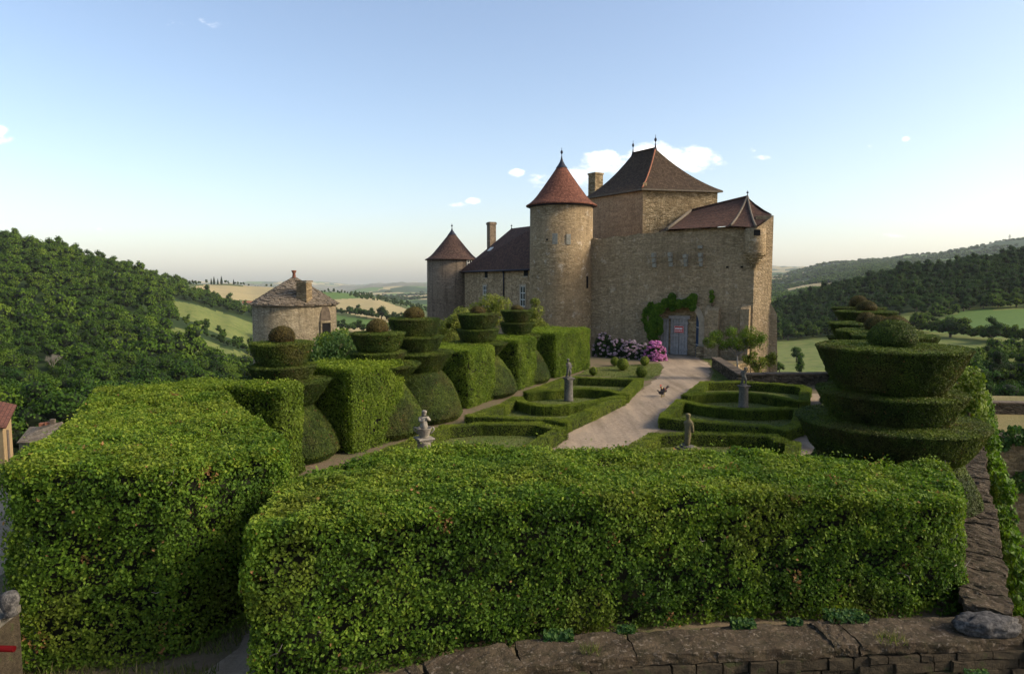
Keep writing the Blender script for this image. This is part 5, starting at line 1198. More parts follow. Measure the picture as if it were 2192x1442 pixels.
def stuff_trees(name, label, items, mats, rlo, rhi, seed):
    r = np.random.default_rng(seed); VV, FF, RR, CC, CCF, MI = [], [], [], [], [], []; vo = 0; co = 0
    for (P, px, D, y) in items:
        V, Fc, rn, C, CF = protoB[int(r.integers(0, 4))]; a = r.uniform(0, 6.283); s = r.uniform(rlo, rhi); s *= .5 if inmeadow(np.array([px]), np.array([y-14]))[0] or inmeadow(np.array([px]), np.array([y-26]))[0] else 1; ca, sa = math.cos(a)*s, math.sin(a)*s; sz = s*r.uniform(.8, 1.4)
        def X(V): return np.stack([V[:, 0]*ca-V[:, 1]*sa+P[0], V[:, 0]*sa+V[:, 1]*ca+P[1], V[:, 2]*sz+P[2]+s*.25], -1)
        VV.append(X(V)); FF.append(Fc+vo); vo += len(V); tone = r.normal(0, .24)+.25*float(vnoise(np.array([[P[0], P[1], 0]]), 1/45., 5)[0]); RR.append(np.clip(rn+tone, 0, 1)); CC.append(X(C)); CCF.append(CF+co); co += len(C)
    me = crown_mesh(name, (np.concatenate(VV), np.concatenate(FF), np.concatenate(RR), np.concatenate(CC), np.concatenate(CCF)), mats)
    tag(link(name, me), label, 'wood', kind='stuff')
stuff_trees('hillside_wood', 'dense green wood covering the left hillside', restL, M['tree'], 3.6, 6.6, 5)
stuff_trees('hillside_wood', 'dense dark wood covering the right hillside', restR, M['tree_dark'], 3.6, 5.6, 6)
print('trees', len(nearL), len(restL), len(nearR), len(restR))
# hedgerows and copses across the valley
def strip(pts, n, dmin, jit=6, dep=0):
    out = []
    for k in range(n):
        f = (k+rt.uniform(-.3, .3))/n*(len(pts)-1); f = min(max(f, 0), len(pts)-1.001); i = int(f); g = f-i
        px = pts[i][0]+(pts[i+1][0]-pts[i][0])*g+rt.normal(0, jit*.4); py = pts[i][1]+(pts[i+1][1]-pts[i][1])*g+rt.normal(0, jit*.25); P = on_terrain(px, py, dmin); out.append((P, px, P[1], py))
    return out
hr = []
hr += strip([(395,612),(430,607),(480,607),(520,611),(560,613),(600,616)], 60, 900, 3)
hr += strip([(640,628),(700,627),(752,630),(800,636)], 26, 900, 2)
hr += strip([(752,634),(800,641),(860,652),(912,668)], 90, 700, 9)
hr += strip([(716,672),(760,676),(800,682),(855,690),(912,694)], 46, 350, 5)
hr += strip([(640,668),(716,672)], 20, 350, 5)
hr += strip([(716,705),(780,712),(850,712),(912,708)], 34, 250, 4)
hr += strip([(430,652),(480,662),(540,672),(556,680)], 50, 300, 16)
hr += strip([(425,712),(480,738),(520,752),(550,775)], 30, 180, 9)
stuff_trees('hedgerows', 'hedgerows and copses between the fields across the left valley', [q for q in hr], M['tree_dark'], 2.6, 5.0, 8)
for px, py, R_, lab in ((816, 683, 7.5, 'large dark tree alone in the straw field between dovecote and castle'), (842, 685, 4.5, 'smaller round tree right of the large field tree'), (755, 626, 7, 'tree at the top corner of the green field left of the ridge copse')):
    P = on_terrain(px, py, 300); wood_tree(P, R_, 1, 'tree_dark', lab, None)
for px, py, R_ in ((452,604,5), (458,604,6.5), (466,606,5), (474,606,7), (500,608,4.5)):
    P = on_terrain(px, 609, 900)
    b = MB(); b.lathe((0, 0, 0), [(0, 0), (R_*.42, R_*.3), (R_*.38, R_*1.1), (R_*.2, R_*2.1), (0, R_*3)], 9); o = b.build('conifer', M['treecore']); o.location = P; tag(o, 'tiny dark conifer on the far left skyline ridge', 'tree', 'conifers on the far ridge')
hr = []
hr += strip([(1960,708),(2000,712),(2060,722),(2120,728),(2192,735),(2260,738)], 60, 150, 5)
hr += strip([(1965,700),(2010,685),(2060,672)], 16, 200, 4)
hr += strip([(2110,662),(2150,660),(2250,658)], 16, 200, 3)
hr += strip([(2060,800),(2120,785),(2192,765),(2260,760)], 40, 110, 5)
hr += strip([(1650,728),(1700,725),(1740,722),(1800,718),(1900,716)], 50, 200, 7)
hr += strip([(2075,860),(2120,850),(2192,850),(2260,850)], 34, 90, 12)
stuff_trees('hedgerows', 'dark hedgerows between the fields in the right valley', hr, M['tree_dark'], 1.9, 3.6, 9)
for px, py, R_, k, mn, lab in ((2085, 815, 4.6, 0, 'tree_dark', 'round dark tree right of the near right topiary'), (1712, 775, 3.2, 3, 'tree', 'round pale green tree on the slope right of the castle'), (1675, 798, 1.8, 1, 'tree_dark', 'dark bush beside the castle buttress above the low wall'),
                               (2040, 722, 5.5, 1, 'tree_dark', 'large dark tree at the lower corner of the bright green field'), (2130, 735, 5.0, 2, 'tree_dark', 'dark tree under the right end of the bright green field')):
    P = on_terrain(px, py, 70); wood_tree(P, R_, k, mn, lab, None)
def poplar(px, py, h, rad, lab, dmin=70):
    P = on_terrain(px, py, dmin); r = np.random.default_rng(int(px)); root = empty('poplar', tuple(P)); tag(root, lab, 'tree')
    pr = [(rad*.5, h*.04), (rad*.9, h*.2), (rad, h*.4), (rad*.85, h*.65), (rad*.5, h*.88), (.05, h)]
    V, Fc, rn = revolve_leaves(pr, 26, .45, .3, r, 60+int(px), .5); link('crown', npmesh('crown', V, Fc, M['tree_dark'], rnd=rn), root)
    b = MB(); b.lathe((0, 0, 0), [(0, -.5), (.2, -.5), (.2, h*.06)]+[(q[0]*.8, q[1]) for q in pr[:-1]]+[(0, h*.97)], 12); b.build('trunk', M['treecore'], root)
poplar(2157, 838, 9, 2.0, 'tall slim poplar against the green field at the right edge'); poplar(1719, 797, 5.4, 1.0, 'small slim poplar on the slope right of the castle', 90)
# wooded country beyond the right-hand ridge and behind the left fields
def far_wood(name, label, pxr, Dr, n, Rr, seed, thr):
    r = np.random.default_rng(seed); px = r.uniform(*pxr, n*4); D = np.exp(r.uniform(math.log(Dr[0]), math.log(Dr[1]), n*4)); P = terr(px, D)
    Q = P.copy(); Q[:, 1] *= .5; Q[:, 2] = 0; k = (vnoise(Q, 1/260., 31)+.5*vnoise(Q, 1/110., 44) < thr); P, px, D = P[k][:n], px[k][:n], D[k][:n]
    VV, FF, RR, CC, CCF = [], [], [], [], []; vo = co = 0
    for i in range(len(P)):
        V, Fc, rn, C, CF = protoC[int(r.integers(0, 3))]; s = r.uniform(*Rr); a = r.uniform(0, 6.28); ca, sa = math.cos(a)*s, math.sin(a)*s
        X = lambda V: np.stack([V[:, 0]*ca-V[:, 1]*sa+P[i, 0], V[:, 0]*sa+V[:, 1]*ca+P[i, 1], V[:, 2]*s*.75+P[i, 2]-s*.2], -1)
        VV.append(X(V)); FF.append(Fc+vo); vo += len(V); RR.append(np.clip(rn+r.normal(0, .2), 0, 1)); CC.append(X(C)); CCF.append(CF+co); co += len(C)
    tag(link(name, crown_mesh(name, (np.concatenate(VV), np.concatenate(FF), np.concatenate(RR), np.concatenate(CC), np.concatenate(CCF)), M['tree'])), label, 'wood', kind='stuff')
protoC = [crown_arrays(np.random.default_rng(790+k), 790+k, 1.0, 1.5, 4, 60, .42, .85, .5) for k in range(3)]
far_wood('distant_wood', 'woods and hedgerow trees on the hills far behind the right ridge', (1560, 2330), (1250, 4600), 5200, (9, 17), 61, .12)
far_wood('distant_wood', 'scattered far woods on the plain beyond the left fields', (600, 1100), (2300, 5200), 900, (9, 17), 62, -.1)
# bare grey tree on the left slope
P = on_terrain(120, 812, 90); rr = random.Random(4); b = MB()
def branch(p, d, l, r0, dep):
    q = p+d*l; b.tube([p, p.lerp(q, .5)+Vector((rr.uniform(-.08, .08)*l, rr.uniform(-.08, .08)*l, 0)), q], [r0, r0*.8, r0*.6], 4)
    if dep: 
        for _ in range(4 if dep > 1 else 5):
            nd_ = (d+Vector((rr.uniform(-.75, .75), rr.uniform(-.75, .75), rr.uniform(-.15, .45)))).normalized(); branch(q, nd_, l*rr.uniform(.6, .8), r0*.55, dep-1)
branch(Vector((0, 0, 0)), Vector((0, 0, 1)), 2.6, .22, 4)
o = b.build('bare_tree', M['greybark'], weld=False); o.location = P+Vector((0, -4, 1.0)); o.scale = (1.15,)*3; tag(o, 'leafless grey tree standing out in the left valley wood', 'tree')

# garden fruit trees and shrubs in front of the castle wing
def leafy_tree(name, label, c, trunk_h, lobes, nleaf, ln, wd, mat, seed, cat='tree', r0=.07, tmat=None, updown=-.2, core=.55):
    r = np.random.default_rng(seed); root = empty(name, (c[0], c[1], 0)); tag(root, label, cat); L = np.array(lobes, float); w2 = L[:, 3]**2
    e = r.choice(len(L), nleaf, p=w2/w2.sum()); N = r.normal(0, 1, (nleaf, 3)); N /= np.linalg.norm(N, axis=1)[:, None]; rad = r.uniform(.35, 1.08, nleaf)**.7
    P = L[e, :3]+N*(L[e, 3]*rad)[:, None]*np.array([1, 1, .85]); g = vnoise(P, 2.6, seed)+.6*vnoise(P, 6, seed+3); k = g > -.32; P, N = P[k], N[k]
    V, Fc = leaf_arrays(P, N, ln, wd, r, .6, .2, updown); link('crown', npmesh('crown', V, Fc, mat, rnd=patchy(P, r, seed+1, 1.5)), root)
    b = MB(); top = L[:, 2].min(); b.tube([(0, 0, -.05), (.02, .0, trunk_h*.5), (0, .02, trunk_h)], [r0*1.25, r0, r0*.85], 8)
    for l in L:
        m_ = Vector((l[0]*.4, l[1]*.4, trunk_h+(l[2]-trunk_h)*.45)); b.tube([(0, 0, trunk_h*.97), m_, (l[0], l[1], l[2])], [r0*.6, r0*.4, r0*.15], 5)
        rr = random.Random(int(seed+l[2]*10))
        for _ in range(4):
            q = Vector((l[0], l[1], l[2]))+Vector((rr.uniform(-1, 1), rr.uniform(-1, 1), rr.uniform(-.3, 1)))*l[3]*.8; b.tube([m_, q], [r0*.3, r0*.08], 4)
    b.build('trunk', tmat or M['bark'], root)
    return root
c = at(1577, 812, 0)
leafy_tree('garden_tree', 'small open-crowned tree on a thin bare trunk beside the drive, right of the gate', (c.x, c.y), 1.45, [(-1.6, 0, 2.15, .42), (-1.2, .1, 2.5, .42), (-.8, .1, 2.05, .42), (-.2, 0, 2.15, .45), (-.35, .2, 2.75, .40), (.15, 0, 1.95, .36), (.55, .1, 2.5, .5), (.85, 0, 2.15, .52), (1.25, .1, 2.45, .45), (1.25, 0, 2.1, .45), (.75, .2, 2.85, .35)], 12000, .09, .04, M['hornbeam'], 801, r0=.05, tmat=M['greybark'])
FR = [(1006, 47, 1.5, [(-1.0, 0, 2.6, .9), (-.2, 0, 3.1, .9), (.6, .1, 2.8, .9), (0, 0, 2.2, 1.0), (-.6, .2, 3.4, .6)], 'leafy young fruit tree left of the two before the castle wing', 811),
      (1058, 49, 1.8, [(-1.2, 0, 3.5, .8), (-.3, 0, 4.1, .85), (.5, 0, 3.9, .8), (1.2, .1, 3.2, .7), (0, 0, 3.0, 1.0)], 'tallest pale green fruit tree in front of the castle wing windows', 812),
      (1143, 50, 1.3, [(0, 0, 2.6, .75), (.2, 0, 3.4, .6), (.1, .1, 4.1, .38), (-.3, 0, 3.0, .55), (.6, 0, 2.2, .6)], 'slender young fruit tree against the foot of the round tower', 813),
      (962, 46, 1.2, [(-.2, 0, 2.5, .8), (.5, 0, 2.9, .7), (0, 0, 1.8, .8)], 'leafy fruit tree below the farthest left round tower', 814)]
for px, D, th, lobes, lab, sd in FR: leafy_tree('fruit_tree', lab, (atD(px, 650, D).x, D), th, lobes, 6500, .17, .065, M['fruit'], sd, r0=.07)
leafy_tree('lilac_bush', 'large blue-green rounded bush between the first and second left topiaries', (atD(722, 740, 36).x, 36), .8, [(-1.6, 0, 1.3, 1.0), (-.8, 0, 1.9, .95), (.1, .2, 2.25, .95), (.9, 0, 1.9, .95), (1.6, 0, 1.3, .9), (0, -.3, 1.2, 1.2), (2.4, 0, 1.3, .9)], 17000, .12, .085, M['lilac'], 821, 'shrub')
leafy_tree('laurel_bush', 'small yellow-green bush beside the dovecote landing', (atD(715, 712, 44).x, 44), .8, [(-.5, 0, 1.7, .8), (.5, 0, 2.0, .8), (1.4, 0, 1.6, .8)], 5000, .12, .08, M['hedge_bright'], 822, 'shrub')
for px, D, zz, lab, sd in ((1625, 40.2, .55, 'leafy sapling behind the low wall, next to the small tree', 831), (1648, 41, .75, 'leafy sapling behind the low wall at the castle corner', 832), (1607, 40.8, .8, 'tall weedy shoot rising behind the low wall under the small tree', 833)):
    leafy_tree('sapling', lab, (atD(px, 780, D).x, D), .5, [(0, 0, zz, .42), (.15, 0, zz+.4, .3), (-.25, 0, zz+.2, .3)], 1100, .15, .06, M['fruit'], sd, 'plant', r0=.03)
# climbing vine over the gate, weed tuft on the buttress
def creeper(name, label, pts, n, ln, wd, mat, seed, base, nrm, cat='climber', thick=.25):
    r = np.random.default_rng(seed); root = empty(name, (0, 0, 0)); tag(root, label, cat); P = []; wts = np.array([q[3]**2 for q in pts]); e = r.choice(len(pts), n, p=wts/wts.sum()); A = np.array([q[:3] for q in pts], float)[e]; rad = np.array([q[3] for q in pts])[e]
    d3 = r.normal(0, 1, (n, 3)); d3 /= np.linalg.norm(d3, axis=1)[:, None]; P = A+d3*(rad*r.uniform(.3, 1, n)**.5)[:, None]*1.0
    nn = np.array([nrm[0], nrm[1], 0.]); off = ((P-A)@nn); P -= off[:, None]*nn*(1-thick/np.maximum(rad, .01)*.9)[:, None]
    g = vnoise(P, 2.8, seed); P = P[g > -.55]; N = np.tile(nn+np.array([0, 0, .35]), (len(P), 1))
    V, Fc = leaf_arrays(P, N, ln, wd, r, .55, .2, -.1); link('leaves', npmesh('leaves', V, Fc, mat, rnd=patchy(P, r, seed, 2)), root)
    b = MB(); b.tube(base, [.09]+[.06]*(len(base)-2)+[.03], 6); b.build('stem', M['bark'], root); return root
def wq(px, py, out, rad): p, _ = on_wall(WL, K, px, py, out); return (p.x, p.y, p.z, rad)
VL = [wq(1398,655,.3,.35), wq(1390,680,.35,.55), wq(1402,668,.35,.5), wq(1415,660,.3,.42), wq(1398,700,.4,.55), wq(1410,690,.4,.5), wq(1400,718,.35,.42), wq(1412,706,.3,.40), wq(1407,726,.3,.22), wq(1428,650,.25,.42), wq(1440,645,.25,.38), wq(1441,635,.25,.30), wq(1455,650,.25,.35), wq(1470,648,.25,.35), wq(1482,645,.25,.42), wq(1486,636,.25,.30), wq(1484,658,.22,.28), wq(1442,660,.2,.22), wq(1387,665,.3,.3)]
creeper('climbing_vine', 'bright green vine climbing beside and over the castle gate arch', VL, 11000, .17, .13, M['vine'], 841, [Vector(wq(1408,770,.2,0)[:3])*1, Vector(wq(1406,720,.15,0)[:3]), Vector(wq(1410,680,.12,0)[:3]), Vector(wq(1440,648,.12,0)[:3]), Vector(wq(1480,648,.12,0)[:3])], (-nw_.x, -nw_.y))
creeper('wall_fern', 'small green tuft growing high on the wall right of the gate', [wq(1524,625,.12,.16), wq(1525,636,.15,.22), wq(1524,643,.2,.16)], 450, .12, .07, M['vine'], 842, [Vector(wq(1526,655,.1,0)[:3]), Vector(wq(1525,640,.1,0)[:3]), Vector(wq(1524,622,.1,0)[:3])], (-nw_.x, -nw_.y), 'plant', .15)
# ivy over the outside of the terrace wall and lower rampart
dT = Vector((11.85, 17.9)).normalized(); nT = Vector((dT.y, -dT.x)); iv = []; 
ri = random.Random(8)
for k in range(190):
    s = ri.uniform(.8, 27); q = Vector((14.65, 22.1))-Vector((7.33, 11.4)).normalized()*(13.5-s) if s < 13.5 else Vector((14.65, 22.1))+dT*(s-13.5); z = -ri.uniform(0, 1)**1.3*4.2+.25; wv_ = .5+.5*math.sin(s*1.3)
    if z < -1.8-2.0*wv_: continue
    q = q+nT*(.98+ri.uniform(0, .12)); z -= .15; iv.append((q.x, q.y, z, ri.uniform(.22, .42)))
creeper('ivy', 'ivy hanging down the outer side of the right terrace wall', iv, 26000, .13, .11, M['vine'], 851, [(8.0, 11.5, -5), (8.6, 12.5, -1), (8.7, 12.6, .3)], (nT.x, nT.y), thick=.3)
iv = [(15.2+ri.uniform(-.3, .3)+k*.9*.55, 22.6+k*.9*.83, .55+ri.uniform(-.1, .5), ri.uniform(.35, .6)) for k in range(8)]
creeper('ivy_clump', 'sunlit clump of ivy standing on the terrace wall behind the near right topiary', iv+[(q[0], q[1], q[2]+.7, .4) for q in iv[1:5]]+[(q[0]-.1, q[1], q[2]+1.3, .35) for q in iv[1:4]], 9000, .12, .10, M['hedge_bright'], 852, [(15.6, 23, -1), (15.8, 23.3, .5), (16, 23.6, 1.6)], (.4, -.9), thick=.5)
iv = []
for k in range(60): x = ri.uniform(20.8, 30); z = -1.0-ri.uniform(0, 1)**1.4*3.2; iv.append((x, 29.6-(x-20.4)*.14-.15, z, ri.uniform(.3, .6)))
iv = [q for q in iv if not (21.0 < q[0] < 23.2 and -3 < q[2] < -1.6)]
creeper('ivy', 'dark ivy draped over the lower rampart wall', iv, 12000, .16, .13, M['ivy'], 853, [(24, 28.9, -7), (24.2, 28.9, -3), (24, 28.9, -1)], (-.14, -.99), thick=.25)
# foot of the near hedge and joints of the parapet
def clump(label, x, y, z, n, rad, mat, seed, name='ivy_tuft', ln=.07, cat='plant'):
    r = np.random.default_rng(seed); P = np.array([[x, y, z]])+np.clip(r.normal(0, 1, (n, 3)), -1.15, 1.15)*np.array([rad, rad*.45, rad*.35]); P[:, 2] = np.maximum(P[:, 2], z-.05); N = np.tile([0, -.5, 1.], (n, 1))
    V, Fc = leaf_arrays(P, N, ln, ln*.8, r, .5); o = link(name, npmesh(name, V, Fc, mat, rnd=r.uniform(0, 1, n))); tag(o, label, cat, 'plants rooted in the parapet wall')
for k, (px, lab) in enumerate(((1195, 'ivy tuft at the left end of the parapet coping under the hedge'), (1340, 'second ivy tuft from the left at the foot of the long hedge'), (1590, 'ivy tuft under the hedge near the middle of the parapet'), (1700, 'fourth ivy tuft from the left along the parapet'), (1810, 'broad ivy tuft spilling over the coping toward the right'), (2150, 'ivy tuft growing beside the loose boulder'), (2090, 'ivy tuft hanging below the coping at right'), (1750, 'small fern in the rubble face of the parapet'))):
    p = at(px, (1366, 1350, 1338, 1332, 1328, 1322, 1408, 1425)[k], .5)
    if k < 6: clump(lab, p.x, p.y, .52, (420, 180, 300, 120, 620, 0)[k], (.17, .10, .14, .08, .24, 0)[k], M['ivy'], 860+k)
    else: clump(lab, p.x, p.y-.05, .27 if k == 6 else .22, 220, .12, M['ivy'], 860+k)
tq = [at(x_, y_, .5) for x_, y_ in ((1905, 1372), (1262, 1395))]
blades('dry_tufts', [[(q.x-s_, q.y-.12), (q.x+s_, q.y-.12), (q.x+s_, q.y+.12), (q.x-s_, q.y+.12)] for q, s_ in zip(tq, (.2, .13))], 1400, .13, .006, M['blade'], 4, 'dry grass tufts in the joints of the parapet coping')
bpy.data.objects['dry_tufts'].location = (0, 0, .5)
# hydrangeas
def hydrangea(label, c, rx, ry, hh, nheads, mat, hr_, seed, dens=2200):
    r = np.random.default_rng(seed); root = empty('hydrangea', (c[0], c[1], 0)); tag(root, label, 'flowering shrub', 'hydrangeas along the curtain wall')
    n = int(rx*ry*hh*dens*2); N = r.normal(0, 1, (n, 3)); N[:, 2] = np.abs(N[:, 2]); N /= np.linalg.norm(N, axis=1)[:, None]; P = N*np.array([rx, ry, hh])*r.uniform(.7, 1.02, n)[:, None]; P[:, 2] = np.maximum(P[:, 2], .03)
    V, Fc = leaf_arrays(P, N, .13, .09, r, .5); link('leaves', npmesh('leaves', V, Fc, M['hydleaf'], rnd=r.uniform(0, 1, n)), root)
    mb = MB(); mb.lathe((0, 0, 0), [(rx*.8, 0)]+[(rx*.88*math.cos(a), hh*.88*math.sin(a)) for a in np.linspace(.1, 1.45, 6)]+[(0, hh*.88)], 16, ell=ry/rx); mb.build('stems', M['core'], root)
    PP, NN = [], []
    for k in range(nheads):
        N = r.normal(0, 1, 3); N[1] = -abs(N[1])*1.2; N[2] = abs(N[2]); N /= np.linalg.norm(N); p = N*np.array([rx, ry, hh])*1.02; m_ = 46; q = r.normal(0, 1, (m_, 3)); q /= np.linalg.norm(q, axis=1)[:, None]
        s_ = hr_*r.uniform(.7, 1.2); PP.append(p+q*s_*np.array([1, 1, .75])); NN.append(q)
    PP = np.concatenate(PP); NN = np.concatenate(NN); V, Fc = leaf_arrays(PP, NN, hr_*.62, hr_*.55, r, .3); link('flower_heads', npmesh('flower_heads', V, Fc, mat, rnd=r.uniform(0, 1, len(PP))), root)
def ha(px, D): return (atD(px, 750, D).x, D)
hydrangea('tall pale lilac hydrangea at the left end beside the hedge block', ha(1292, 51.2), .85, .7, 1.75, 30, M['petal_pale'], .10, 871)
hydrangea('pale hydrangea between the tall one and the middle of the border', ha(1322, 50.4), .8, .7, 1.4, 48, M['petal_pale'], .095, 872)
hydrangea('pale lilac hydrangea in the middle right of the border', ha(1350, 49.8), .8, .7, 1.35, 55, M['petal_pale'], .095, 873)
hydrangea('pale hydrangea directly left of the bright pink one', ha(1374, 49.6), .6, .6, 1.15, 34, M['petal_pale'], .095, 874)
hydrangea('bright magenta pink hydrangea beside the castle gate', ha(1402, 48.6), .78, .7, 1.38, 85, M['petal_pink'], .12, 875)

# ------------------------------------------------------------------ statues
def figure(name, joints, edges, parent, mat, loc=(0, 0, 0), rz=0, sub=2):
    me = bpy.data.meshes.new(name); me.from_pydata([j[:3] for j in joints], edges, []); me.materials.append(mat); o = link(name, me, parent); o.location = loc; o.rotation_euler = (0, 0, rz)
    sk = o.modifiers.new('skin', 'SKIN'); sk.use_smooth_shade = True; s = o.modifiers.new('sub', 'SUBSURF'); s.levels = s.render_levels = sub
    for i, j in enumerate(joints): v = me.skin_vertices[0].data[i]; v.radius = (j[3], j[3]*(j[4] if len(j) > 4 else 1)); v.use_root = (i == 0)
    dp = o.modifiers.new('worn', 'DISPLACE'); tx = bpy.data.textures.new('worn', 'CLOUDS'); tx.noise_scale = .05; dp.texture = tx; dp.strength = .012
    return o
def pedestal(c, h, r0, mat, root, square=.36):
    b = MB(); b.lathe((0, 0, 0), [(0, 0), (r0*1.12, 0), (r0*1.12, .07), (r0*1.03, .1), (r0, h*.5), (r0*.95, h-.12), (r0*1.02, h-.09), (r0*1.02, h-.06), (0, h-.06)], 24); b.build('column', mat, root)
    b = MB(); b.box((0, 0, h-.03), (square*1.0, square*1.0, .06), .5); b.box((0, 0, h+.025), (square*1.22, square*1.22, .055), .5); o = b.build('capital', mat, root); m_ = o.modifiers.new('bevel', 'BEVEL'); m_.width = .012
def cherub(root, z, s, mat, pose=0, rz=0):
    # 0: standing child leaning, one arm raised across the chest; 1: seated-back twisting child with an arm on the head
    if pose == 0:
        J = [(0, 0, .42, .085, .8), (.01, 0, .54, .088, .8), (-.01, .01, .66, .095, .75), (-.03, .0, .735, .05), (-.05, -.01, .80, .045), (-.06, -.02, .88, .085), (-.06, -.02, .93, .07),
             (.05, 0, .40, .075), (.075, -.04, .23, .058), (.06, .02, .08, .036), (.07, -.05, .025, .034), (-.055, 0, .40, .075), (-.05, .02, .22, .056), (-.06, .05, .07, .036), (-.06, -.03, .025, .034),
             (.085, 0, .69, .045), (.155, .02, .57, .038), (.10, -.07, .47, .03), (.05, -.10, .46, .026), (-.11, 0, .69, .045), (-.16, -.04, .56, .038), (-.06, -.11, .60, .03), (-.02, -.11, .64, .026)]
        Ed = [(0, 1), (1, 2), (2, 3), (3, 4), (4, 5), (5, 6), (0, 7), (7, 8), (8, 9), (9, 10), (0, 11), (11, 12), (12, 13), (13, 14), (2, 15), (15, 16), (16, 17), (17, 18), (2, 19), (19, 20), (20, 21), (21, 22)]
    else:
        J = [(0, 0, .42, .08, .8), (-.02, .01, .54, .08, .8), (-.01, .02, .67, .09, .75), (.01, .01, .74, .045), (.03, 0, .80, .045), (.05, -.02, .87, .08), (.05, -.02, .92, .065),
             (.05, -.02, .39, .07), (.10, -.08, .27, .055), (.08, .0, .12, .036), (.10, -.05, .03, .034), (-.05, 0, .39, .07), (-.08, .02, .22, .052), (-.05, .05, .08, .036), (-.08, -.02, .025, .034),
             (.09, .01, .71, .042), (.15, .0, .80, .034), (.11, -.02, .90, .028), (.07, -.02, .94, .026), (-.10, .02, .70, .042), (-.15, .01, .58, .036), (-.10, -.05, .47, .03), (-.05, -.07, .44, .026)]
        Ed = [(0, 1), (1, 2), (2, 3), (3, 4), (4, 5), (5, 6), (0, 7), (7, 8), (8, 9), (9, 10), (0, 11), (11, 12), (12, 13), (13, 14), (2, 15), (15, 16), (16, 17), (17, 18), (2, 19), (19, 20), (20, 21), (21, 22)]
    J = [(j[0]*s, j[1]*s, j[2]*s, j[3]*s)+tuple(j[4:]) for j in J]
    o = figure('figure', J, Ed, root, mat, (0, 0, z), rz); b = MB(); b.lathe((0, 0, 0), [(0, z-.01), (.17*s, z-.01), (.16*s, z+.05*s), (0, z+.055*s)], 12, sm=False); b.tube([(-.09*s, .09*s, z), (-.07*s, .08*s, z+.18*s), (-.05*s, .06*s, z+.3*s)], [.07*s, .055*s, .035*s], 7); b.build('base', mat, root)
c = at(1217, 858, 0); st = empty('cherub_statue', (c.x, c.y, 0)); tag(st, 'grey child statue with bent arm on the column in the left middle parterre', 'statue', 'statues of the garden'); pedestal(c, 1.07, .205, M['statue'], st); cherub(st, 1.12, .98, M['statue'], 0, .5)
c = at(1591, 872, 0); st = empty('cherub_statue', (c.x, c.y, 0)); tag(st, 'grey child statue touching its head, on the column in the right middle parterre', 'statue', 'statues of the garden'); pedestal(c, .96, .205, M['statue'], st); cherub(st, 1.01, .90, M['statue'], 1, -.3)
# putto rising from a handled bowl
c = atD(908, 950, 19.3); st = empty('putto_statue', (c.x, c.y, 0)); tag(st, 'pale kneeling putto rising from a handled stone bowl on the column nearest the foreground hedge', 'statue', 'statues of the garden')
pedestal(c, 1.16, .20, M['statue_pale'], st, .40)
b = MB(); b.lathe((0, 0, 1.21), [(0, 0), (.13, 0), (.125, .03), (.15, .07), (.19, .17), (.225, .27), (.235, .285), (.2, .285), (.17, .2), (0, .18)], 20)
for s in (-1, 1): b.tube([(s*.21, 0, 1.49), (s*.275, 0, 1.50), (s*.285, 0, 1.44), (s*.22, 0, 1.36), (s*.17, 0, 1.31)], .024, 6)
b.build('bowl', M['statue_pale'], st)
J = [(0, .02, .08, .12, .85), (-.01, .02, .20, .10, .85), (-.01, .02, .33, .115, .8), (0, .01, .40, .06), (.0, -.01, .45, .055), (.01, -.02, .54, .088), (.01, -.02, .59, .07), (.085, -.06, .07, .085), (-.09, -.06, .07, .085),
     (.11, .01, .36, .05), (.165, -.03, .28, .042), (.10, -.09, .33, .034), (.04, -.11, .40, .03), (-.12, .01, .35, .05), (-.13, -.06, .27, .04), (-.05, -.12, .30, .032), (0, -.12, .35, .028)]
figure('figure', J, [(0, 1), (1, 2), (2, 3), (3, 4), (4, 5), (5, 6), (0, 7), (0, 8), (2, 9), (9, 10), (10, 11), (11, 12), (2, 13), (13, 14), (14, 15), (15, 16)], st, M['statue_pale'], (0, 0, 1.42), .3)
# mossy draped figure seen from behind
c = atD(1473, 940, 20.0); zb = atD(1473, 957, 20.0).z; st = empty('draped_statue', (c.x, c.y, 0)); tag(st, 'moss-covered draped stone figure with its back turned, behind the foreground hedge', 'statue', 'statues of the garden')
pedestal(c, zb-.05, .21, M['statue_moss'], st, .46)
J = [(0, 0, .50, .12, .9), (0, 0, .66, .115, .85), (-.01, 0, .76, .12, .75), (0, 0, .84, .055), (.01, .0, .88, .055), (.015, -.01, .97, .085), (.015, -.01, 1.03, .07), (.01, 0, .34, .115, .9), (.02, .01, .18, .10, .9), (.03, .01, .04, .105, .9),
     (-.10, .02, .74, .05), (-.125, .03, .58, .045), (-.13, -.02, .44, .04), (.10, -.01, .74, .05), (.10, -.08, .62, .04), (.03, -.12, .58, .035)]
figure('figure', J, [(0, 1), (1, 2), (2, 3), (3, 4), (4, 5), (5, 6), (0, 7), (7, 8), (8, 9), (2, 10), (10, 11), (11, 12), (2, 13), (13, 14), (14, 15)], st, M['statue_moss'], (0, 0, zb), 2.8)
b = MB(); b.lathe((0, 0, zb), [(0, 0), (.2, 0), (.19, .05), (0, .06)], 10, sm=False); b.tube([(-.08, 0, zb+.06), (-.17, .0, zb+.08), (-.25, .0, zb+.04)], [.06, .05, .03], 7); b.build('base', M['statue'], st)

